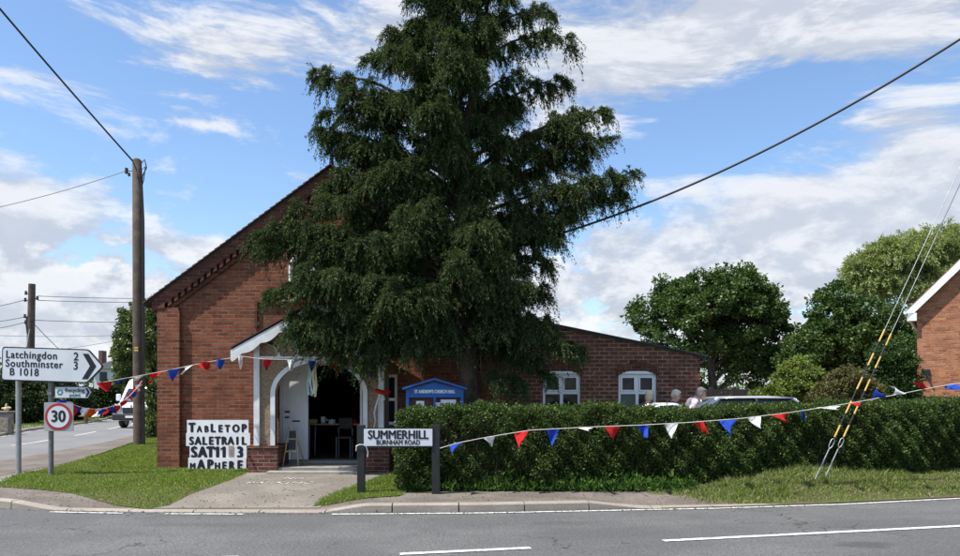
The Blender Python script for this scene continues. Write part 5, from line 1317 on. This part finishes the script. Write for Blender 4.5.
# pale green tank beside the house
tk = thing('oil_tank', 'pale green oil tank showing above the hedge in front of the orange house', 'oil tank', P(922, 410, 21))
a, b = P(905, 404, 21), P(936, 404, 21); z1 = P(0, 400.5, 21).z
MB().box(a.x, b.x, 20.6, 21.9, .25, z1-.08, .08).build('tank_body', M['oil_green'], tk)
MB().box(a.x-.04, b.x+.04, 20.55, 21.95, z1-.079, z1, .03).build('tank_lid', M['oil_green'], tk)
MB().box(a.x+.1, b.x-.1, 20.7, 21.8, .1, .249).build('tank_stand', M['step'], tk)
MB().tube([P(934, 401, 20.9), P(934, 398.5, 20.9)], .05, 8).build('filler_cap', M['galv'], tk)

# far houses by the side road
fh = thing('house', 'distant pale house with a grey slate roof past the direction sign', 'house', P(104, 400, 62))
s62 = 62/F
a = P(94, 0, 62).x; b = P(122, 0, 62).x; z_e = P(0, 368, 62).z; z_r = P(0, 353, 62).z
MB().box(a, b, 62, 68, .05, z_e).build('wall', M['render_pale'], fh)
MB().add([(a-.3, 61.7, z_e-.05), (b+.3, 61.7, z_e-.05), (b+.3, 65, z_r), (a+1.4, 65, z_r), (a-.3, 68.3, z_e-.05), (b+.3, 68.3, z_e-.05)], [(0,1,2,3), (4,3,2,5), (0,3,4), (1,5,2)]).build('roof', M['slate'], fh)
MB().box(P(98.5, 0, 65).x, P(102, 0, 65).x, 65, 65.8, z_e, P(0, 350.5, 65).z).build('chimney', M['roof_brown'], fh)
win = MB().box(P(100, 0, 62).x, P(107, 0, 62).x, 61.94, 61.985, P(0, 381, 62).z, P(0, 372, 62).z).build('window', M['glass'], fh)
gw = thing('garden_wall', 'low rough stone garden wall across the side road', 'wall', P(0, 430, 30.5))
c0 = P(-40, 0, 30.2).x; c1 = P(8.3, 0, 30.2).x
MB().box(c0, c1, 30.2, 30.6, .05, P(0, 413, 30.2).z, .04).build('wall_body', M['wall_stone'], gw)
MB().box(c0-.02, c1+.03, 30.15, 30.65, P(0, 413, 30.2).z+.001, P(0, 411, 30.2).z, .03).build('coping', M['wall_stone'], gw)
fs_ = thing('garden_ornament', 'pale bird-shaped ornament perched on the end of the stone wall', 'ornament', P(6.5, 411, 30.4))
MB().ell(P(6.5, 409, 30.4), (.10, .10, .10)).ell(P(6.3, 406.8, 30.4), (.05, .05, .14)).ell(P(4.6, 408.4, 30.4), (.14, .04, .05)).ell(P(8.2, 407.8, 30.4), (.14, .04, .05)).build('figure', M['stone'], fs_)
vp = thing('marker_post', 'short dark wooden marker post on the far grass verge', 'post', P(86, 418, 41.5))
MB().box(P(85, 0, 41.5).x, P(87.4, 0, 41.5).x, 41.4, 41.55, .05, P(0, 413, 41.5).z, .01).build('post_shaft', M['pole'], vp)
MB().box(P(84.7, 0, 41.5).x, P(87.7, 0, 41.5).x, 41.37, 41.58, P(0, 413, 41.5).z+.001, P(0, 412.4, 41.5).z).build('post_cap', M['pole'], vp)
# dark timber fence behind the car
df = thing('fence', 'dark close-boarded timber fence behind the silver car', 'fence', P(730, 400, 24))
f0, f1 = P(700, 0, 24).x, P(770, 0, 24).x; zt2 = P(0, 389, 24).z
mb = MB(); k = f0
while k < f1: mb.box(k, k+.13, 24, 24.02, .1, zt2-.01*random.random()); k += .14
mb.build('boards', M['fence_wood'], df)
for i in range(3): 
    x = lerp(f0, f1, (i+.5)/3); MB().box(x-.05, x+.05, 24.022, 24.12, .05, zt2+.06).build('fence_post', M['fence_wood'], df)
MB().box(f0, f1, 23.99-.03, 23.998, zt2-.35, zt2-.27).build('rail', M['fence_wood'], df)

# ------------------------------------------------------------------ hedge in front of the hall
hedge = thing('hedge', 'long clipped dark green hedge along the roadside', 'hedge', (3, 12.2, .1))
def hedge_top(x): return interp(x, [-1.4, -1.1, 0, 1.8, 2.6, 3.8, 4.8, 8, 14, 24], [1.30, 1.385, 1.40, 1.395, 1.36, 1.36, 1.40, 1.46, 1.6, 1.8])
def hedge_base(x): return interp(x, [2.4, 4, 5, 8, 14], [.08, .16, .30, .27, .28])
TH = 1.25
def hedge_point(n, x0, x1):
    """points on the rounded skin of the hedge, with outward directions"""
    x = rng.uniform(x0, x1, n); s = rng.uniform(0, 1, n)
    yf = np.interp(x, HX, HYv); zt3 = np.interp(x, [-1.4, -1.1, 0, 1.8, 2.6, 3.8, 4.8, 8, 14, 24], [1.30, 1.385, 1.40, 1.395, 1.36, 1.36, 1.40, 1.46, 1.6, 1.8]); zb3 = np.interp(x, [2.4, 4, 5, 8, 14], [.08, .16, .30, .27, .28])
    bump = .05*np.sin(x*3.1+1)+.035*np.sin(x*7.3)+.03*np.sin(x*13.7+2)
    front = s < .60; t = np.where(front, s/.60, (s-.60)/.40)
    y = np.where(front, yf + .03*np.sin(x*2.2+t*5) - .06*np.sin(t*3.14), yf + t*TH); z = np.where(front, zb3 + t*(zt3-zb3), zt3 + bump*.5)
    ny = np.where(front, -1.0, 0.0); nz = np.where(front, .15, 1.0)
    sh = np.clip((t-.84)/.16, 0, 1)*front            # rounded shoulder
    y = y + .13*sh**2; nz = nz + sh*.8
    lump = .045*np.sin(x*5.7+z*6.1)+.035*np.sin(x*11.3-z*9.7+1.3)+.035*np.sin(x*23+z*19)+.03*np.sin(x*2.3-z*3.1)
    y = y + np.where(front, -lump, 0); z = z + np.where(front, 0, lump*.8+.015*np.sin(y*17))
    return np.column_stack([x, y, z]), np.column_stack([np.zeros(n), ny, nz])
bs, ns = [], []
for (x0, x1, n) in ((-1.33, 9.0, 190000), (9.0, 15.0, 45000)):
    p, q = hedge_point(n, x0, x1); bs.append(p); ns.append(q)
p = np.concatenate(bs); q = np.concatenate(ns)
n = 7000                                         # rounded left end
ye = rng.uniform(11.55, 12.85, n); zz_ = rng.uniform(.1, 1.34, n)
pe = np.column_stack([-1.36+.25*((ye-12.2)/.65)**2+.06*np.sin(zz_*6)+.05*np.sin(ye*9), ye, zz_]); p = np.concatenate([p, pe]); q = np.concatenate([q, np.tile([[-1., -.2, .1]], (n, 1))])
# thin patch by the nameplate where bare twigs show
thin = np.exp(-((p[:, 0]+.25)/.42)**2-((p[:, 2]-.93)/.16)**2)*(q[:, 1] < -.5)
keep = rng.uniform(size=len(p)) > .82*thin
p, q = p[keep], q[keep]
inset = np.abs(rng.normal(size=len(p)))*.055
p = p - unit(q)*inset[:, None] + rng.normal(size=p.shape)*.012
sx_ = rng.uniform(-1.3, 14, 1500); sy_ = np.interp(sx_, HX, HYv)+rng.uniform(.0, 1.0, 1500); sz_ = np.array([hedge_top(v) for v in sx_])
sh_ = rng.uniform(.03, .13, 1500)*(rng.uniform(size=1500)**1.5); tt = rng.uniform(0, 1, size=(1500, 11))         # new shoots above the trim line
ps_ = np.stack([sx_[:, None]+rng.normal(size=tt.shape)*.016, sy_[:, None]+rng.normal(size=tt.shape)*.016, sz_[:, None]+tt*sh_[:, None]], 2).reshape(-1, 3)
p = np.concatenate([p, ps_]); q = np.concatenate([q, np.tile([[0., 0., 1.]], (len(ps_), 1))])
ax = unit(q)*.8 + rng.normal(size=p.shape)*.75 + np.array([0, 0, -.15])
lf = rng.uniform(.5, 1.35, len(p))*.038
leaf_mesh('foliage', p, ax, lf, lf*.62, M['l_hedge'], hedge)
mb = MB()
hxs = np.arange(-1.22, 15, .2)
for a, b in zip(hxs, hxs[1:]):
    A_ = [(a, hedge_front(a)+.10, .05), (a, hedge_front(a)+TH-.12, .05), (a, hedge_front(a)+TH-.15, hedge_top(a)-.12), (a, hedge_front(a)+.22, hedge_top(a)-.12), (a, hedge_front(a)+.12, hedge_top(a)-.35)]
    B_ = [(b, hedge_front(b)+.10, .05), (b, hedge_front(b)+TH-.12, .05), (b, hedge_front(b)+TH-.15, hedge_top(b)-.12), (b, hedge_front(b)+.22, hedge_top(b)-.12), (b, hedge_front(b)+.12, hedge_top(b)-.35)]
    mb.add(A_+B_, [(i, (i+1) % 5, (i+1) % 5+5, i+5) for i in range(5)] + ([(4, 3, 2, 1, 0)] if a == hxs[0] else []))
mb.build('dark_core', M['core'], hedge)  # solid dark block inside the leaves, added to keep light from showing through
mb = MB()
for i in range(260):
    x = random.uniform(-1.15, 8.8) if i > 60 else random.uniform(-.75, .3); y = hedge_front(x)+random.uniform(.0, .12); z = random.uniform(.15, .9) if i > 60 else random.uniform(.55, 1.05)
    d = Vector((random.gauss(0, .5), random.gauss(-.15, .2), 1)).normalized()*random.uniform(.2, .45)
    mb.tube([Vector((x, y, z)), Vector((x, y, z))+d*.5+Vector((random.gauss(0, .02), 0, 0)), Vector((x, y, z))+d], [.006, .004, .002], 4, cap=False)
tag(mb.build('stem', M['twig'], hedge, fix=False), kind='stuff')

# ------------------------------------------------------------------ the big conifer in front of the hall
YT_ = 14.15
tree = thing('conifer_tree', 'tall drooping dark green conifer in front of the brick gable', 'tree', (-.18, YT_, .1))
uT = YT_/F
def tx(z): return interp(z, [.1, 3.5, 6.5, 9.4, 11], [-.16, -.28, -.42, -.52, -.55])
trunk = MB()
zs = [0, .15, .6, 1.5, 3, 4.5, 6, 7.5, 9, 10.8]
trunk.tube([(tx(z)+.03*math.sin(z*1.7), YT_+.03*math.cos(z*1.3), z) for z in zs], [.30, .25, .21, .195, .175, .15, .125, .095, .065, .02], 12)
# second leader near the top
trunk.tube([(tx(6.2), YT_, 6.2), (tx(7.2)+.30, YT_+.05, 7.4), (tx(8)+.55, YT_+.1, 8.6), (tx(9)+.75, YT_+.1, 10.0)], [.08, .065, .045, .02], 8)
LZ = [2.0, 2.3, 2.6, 3.3, 3.8, 4.6, 5.1, 5.7, 6.5, 7.0, 7.4, 7.9, 9.0, 10.0, 10.9]
LL = [.5, .7, 1.1, 2.3, 3.0, 3.1, 2.3, 1.8, 1.75, 1.9, 1.5, 1.15, .9, .75, .25]
RL = [.9, 1.3, 1.1, 1.0, 1.05, 1.1, 1.2, 1.7, 2.0, 2.0, 1.4, 1.1, 1.1, .85, .25]
limbs = []                                       # (tip height, azimuth, length, rise)
for i in range(88):
    z = 2.1 + 8.6*((i+.5)/88)**.95 + random.uniform(-.16, .16)
    az_ = (i*2.399963+random.uniform(-.4, .4)) % (2*math.pi)
    c = math.cos(az_); s = math.sin(az_)
    side = interp(z, LZ, RL) if c > 0 else interp(z, LZ, LL)
    fr_ = interp(z, [2, 3, 5, 7, 9, 11], [1.1, 1.5, 1.9, 1.8, 1.2, .3]); bk = min(fr_, 1.0) if z < 6.3 else fr_
    dep = bk if s > 0 else fr_
    ln = 1/math.sqrt((c/side)**2 + (s/dep)**2) * random.choice((random.uniform(.4, .65), random.uniform(.65, .9), random.uniform(.85, 1.0)))
    limbs.append((z, az_, ln, random.uniform(.05, .4)))
# the long limbs that make the outline
for (px, py, a, rise) in ((322, 92, .25, .5), (333, 112, -.2, .3), (352, 148, .2, .2), (304, 212, -.3, .3), (266, 232, -.25, .35), (262, 246, .1, .2), (279, 285, -.2, .2), (300, 305, -.3, .1), (302, 322, -.35, .1), (322, 338, -.3, .1), (314, 328, -.4, .1), (345, 346, -.5, .1), (372, 352, -.5, .1),
                          (600, 112, -.15, .3), (596, 135, -.2, .2), (620, 176, -.1, .25), (612, 186, .1, .15), (575, 190, -.3, .2), (555, 60, -.1, .6), (556, 80, .15, .3), (545, 14, -.1, .3), (545, 240, -.3, .3), (540, 296, -.2, .3),
                          (570, 350, -.25, .25), (552, 342, -.5, .2), (540, 370, -.4, .2), (520, 385, -.5, .1), (372, 62, 0, .3), (356, 95, -.3, .2), (312, 258, -.55, .2), (320, 268, -.75, .2), (330, 248, -.65, .25), (308, 280, -.45, .2), (340, 262, -.5, .2), (365, 250, -.7, .2), (325, 285, -.45, .2), (350, 300, -.6, .15), (385, 275, -.8, .2), (375, 320, -.7, .1), (420, 340, -.8, .1), (500, 330, -.7, .1), (352, 176, -.3, .3), (345, 200, -.5, .3), (332, 192, .2, .3), (325, 228, -.5, .25), (366, 150, -.3, .3), (365, 215, .5, .2), (375, 180, -.6, .3), (400, 205, -.8, .2), (355, 235, -.2, .3), (385, 165, .3, .3), (324, 128, -.1, .2), (336, 138, .15, .2), (574, 152, .2, .2), (566, 128, -.25, .3), (556, 208, -.25, .2), (548, 226, .1, .2), (540, 262, -.3, .2), (536, 318, -.3, .2), (392, 40, .1, .3), (404, 66, -.25, .3)):
    p = P(px, py, YT_ + a*1.2); z = p.z; dxx = p.x - tx(z); ln = math.hypot(dxx, a*1.2); limbs.append((z, math.atan2(a*1.2, dxx), ln, rise))
for i in range(22):                              # boughs towards the road that cover the stem
    z = 2.9 + i*.30; limbs.append((z, -1.57+random.uniform(-.8, .8), random.uniform(.7, 1.45)*interp(z, [3, 7, 9.5], [1, 1, .6]), random.uniform(.1, .4)))
st, dr, lens, drp = [], [], [], []
for (z, az_, ln, rise) in limbs:
    z0 = z - ln*(random.uniform(.15, .75) if z > 4.6 else random.uniform(.05, .5)) if z > 3 else z + .25
    d = Vector((math.cos(az_), math.sin(az_), 0)); nrm_ = Vector((-d.y, d.x, 0))
    b0 = Vector((tx(z0), YT_, z0)); n = 9; wob = random.uniform(-.18, .18)
    def lp(t): return b0 + d*ln*t + nrm_*wob*math.sin(t*3.1)*ln*.4 + Vector((0, 0, rise*1.2*math.sin(t*2.2) + (z-z0)*t - .30*t**3*min(ln, 1.6)*.6))
    pts = [lp(i/n) for i in range(n+1)]
    r0 = .018+.014*ln
    trunk.tube(pts, [r0*(1-.85*i/n) for i in range(n+1)], 6, cap=False)
    nb = int(ln*interp(z, [2, 6, 8, 10.5], [6.2, 6.2, 4.6, 4.4]))+3
    for k in range(nb):                          # side branchlets, each with a few hanging sprays
        t_ = .25+.75*((k+random.random())/nb)**.8; p = lp(min(t_, 1)); sd = 1 if k % 2 else -1
        ang = random.uniform(.3, 1.15)*sd if t_ < .93 else random.uniform(-.3, .3)
        bd = d*math.cos(ang)+nrm_*math.sin(ang); bd.z = random.uniform(-.35, .6)
        bl = random.uniform(.16, .5)*(.6+.2*min(ln, 2.5))*(1.25-.5*t_)
        q1 = p+bd*bl
        trunk.tube([p, p.lerp(q1, .55)+Vector((0, 0, .03)), q1], [.010, .007, .003], 4, cap=False)
        for j in range(random.randint(2, 5)):
            sp_ = p.lerp(q1, random.uniform(.35, 1.05)); big = random.uniform(.6, 1.25)
            for m_ in range(random.randint(5, 8)):
                a2 = random.uniform(0, 6.28); dd = bd*.5+Vector((math.cos(a2)*.6, math.sin(a2)*.6, random.uniform(-.5, .45)))
                st.append(sp_); dr.append(dd); lens.append(random.uniform(.13, .32)*big); drp.append(random.uniform(.4, 1.7))
b, a, l, wd_ = hanging_twigs(np.array(st), np.array(dr), np.array(lens), 40, np.array(drp), .013, .052, .0145)
leaf_mesh('crown', b, a, l, wd_, M['l_cypress'], tree)
# bare hanging strands near the trunk
for i in range(120):
    z = random.uniform(2.2, 6.5); an = random.uniform(0, 6.28); r_ = random.uniform(.2, .8); p = Vector((tx(z)+r_*math.cos(an), YT_+min(.7, r_*math.sin(an)), z)); ln = random.uniform(.4, 1.1)
    trunk.tube([p, p+Vector((random.gauss(0, .05), random.gauss(0, .05), -ln*.5)), p+Vector((random.gauss(0, .08), random.gauss(0, .06), -ln))], [.008, .006, .003], 4, cap=False)
trunk.build('trunk', M['bark'], tree, fix=False)

# ------------------------------------------------------------------ trees behind
broad_tree('oak_tree', 'round dark green broadleaf tree beyond the extension roof', 'tree', P(712, 440, 38), [(712, 320, 62, 44), (690, 300, 36, 28), (738, 300, 38, 28), (668, 330, 30, 36), (752, 335, 32, 40), (712, 365, 66, 34), (715, 288, 34, 16)], M['l_oak'], M['bark_grey'], 500, 150, .46, .17, .32, Y=38, depth=1.2)
broad_tree('broadleaf_tree', 'dark spreading tree between the round oak and the willow', 'tree', P(850, 440, 36), [(832, 320, 26, 30), (850, 345, 48, 34), (800, 362, 30, 30), (885, 350, 36, 44), (836, 300, 16, 18), (870, 325, 24, 24), (822, 345, 40, 30), (850, 385, 70, 25)], M['l_oak'], M['bark_grey'], 460, 150, .42, .16, .28, Y=36, depth=1.1)
# willow: drooping strands
wl_ = thing('willow_tree', 'pale green weeping willow rising behind the orange brick house', 'tree', P(930, 440, 46))
stt, dd_ = [], []
for (px, py, rx, ry) in ((905, 268, 40, 28), (940, 256, 46, 26), (876, 290, 24, 26), (968, 262, 50, 30), (866, 272, 14, 14), (1010, 270, 50, 32), (915, 300, 44, 34), (890, 256, 18, 12)):
    c = P(px, py, 46); s = 46/F
    for _ in range(330):
        v = Vector((random.gauss(0, 1), random.gauss(0, 1), random.gauss(0, 1))).normalized(); 
        if v.z < -.1: v.z = -v.z
        q = c + Vector((v.x*rx*s, v.y*rx*s*.8, v.z*ry*s))*random.uniform(.55, 1.05); stt.append(q); dd_.append(Vector((v.x, v.y, .5+random.uniform(-.2, .5))))
n = len(stt); b, a, l, wd_ = hanging_twigs(np.array(stt), np.array(dd_), rng.uniform(.5, 1.2, n), 44, rng.uniform(.2, 1.5, n), .06, .20, .06)
leaf_mesh('crown', b, a, l, wd_, M['l_willow'], wl_)
mb = MB(); wb_ = P(930, 440, 46); wb_.z = 0; mb.tube([wb_, wb_+Vector((.2, 0, 3)), wb_+Vector((0, 0, 6.5))], [.5, .4, .28], 10)
for i in range(40):
    q = random.choice(stt); mb.tube([wb_+Vector((0, 0, random.uniform(4, 6.4))), (wb_+Vector((0, 0, 7))).lerp(q, .55)+Vector((0, 0, .5)), q], [.16, .09, .02], 6, cap=False)
mb.build('trunk', M['bark_grey'], wl_, fix=False)
broad_tree('shrub', 'yellow-green bushy shrub behind the silver car', 'shrub', P(795, 420, 22.5), [(797, 378, 17, 18), (785, 395, 24, 13), (812, 390, 20, 16), (768, 398, 16, 9), (797, 365, 8, 7)], M['l_lime'], M['bark_grey'], 190, 120, .22, .085, .05, Y=22.5, limbs=40, crown='foliage')
broad_tree('shrub', 'bronze-tinged shrub between the yellow-green shrub and the house', 'shrub', P(848, 420, 21.5), [(850, 383, 20, 15), (835, 396, 22, 12), (862, 392, 18, 16)], M['l_brown'], M['bark_grey'], 170, 110, .2, .075, .05, Y=21.5, limbs=40, crown='foliage')
broad_tree('shrub', 'mid green shrub against the corner of the orange brick house', 'shrub', P(893, 420, 23.5), [(893, 362, 18, 24), (900, 390, 18, 20), (878, 395, 14, 14)], M['l_ash'], M['bark_grey'], 170, 130, .25, .09, .06, Y=23.5, limbs=30, crown='foliage')
# ivy-clad tree right behind the pole, taller tree behind the van
broad_tree('ivy_column', 'ivy-clad tall hedge tree squeezed between pole and church corner', 'tree', P(158, 445, 26.5), [(157, 340, 10, 34), (158, 380, 12, 30), (160, 415, 12, 34), (152, 315, 6, 14)], M['l_ivy'], M['bark_grey'], 230, 130, .26, .10, .12, Y=26.5, limbs=30, crown='foliage')
broad_tree('tree', 'light green leafy tree standing behind the white van', 'tree', P(136, 425, 44), [(133, 335, 15, 34), (126, 365, 14, 24), (140, 312, 8, 12), (142, 350, 20, 40), (150, 390, 22, 30)], M['l_ivy'], M['bark_grey'], 330, 150, .36, .15, .2, Y=44, limbs=30)
broad_tree('yew_tree', 'dark mass of a spreading yew left of the direction sign posts', 'tree', P(10, 432, 41), [(8, 400, 34, 24), (-30, 395, 30, 28), (28, 405, 18, 20)], M['l_dark'], M['bark_grey'], 260, 150, .42, .16, .25, Y=41)
broad_tree('holly_tree', 'dark clipped holly between the far pole and the speed limit sign', 'tree', P(50, 428, 46), [(48, 400, 22, 22), (70, 400, 20, 16), (60, 410, 26, 14)], M['l_dark'], M['bark_grey'], 240, 150, .42, .16, .25, Y=46)
broad_tree('laurel_bush', 'dark laurel bush on the far verge nearest the white van', 'bush', P(98, 420, 52), [(98, 402, 20, 12), (115, 396, 14, 18), (84, 404, 16, 11)], M['l_dark'], M['bark_grey'], 200, 140, .42, .16, .15, Y=52, crown='foliage')
# wooded skyline far behind
tl, ax_ = [], []
for i in range(900):
    x = random.uniform(-260, 260); y = random.uniform(150, 210); tl.append((x, y, random.uniform(0, 1)**1.3*(5+2.5*math.sin(x*.05)+1.5*math.sin(x*.17))))
c = np.repeat(np.array(tl), 60, 0); q = rng.normal(size=c.shape)*np.array([1.6, 1.6, 1.0]); pos = c+q; pos = pos[pos[:, 2] > 0]
tag(leaf_mesh('distant_wood', pos, rng.normal(size=pos.shape), rng.uniform(.6, 1.1, len(pos)), rng.uniform(.4, .7, len(pos)), M['l_oak']), kind='stuff')
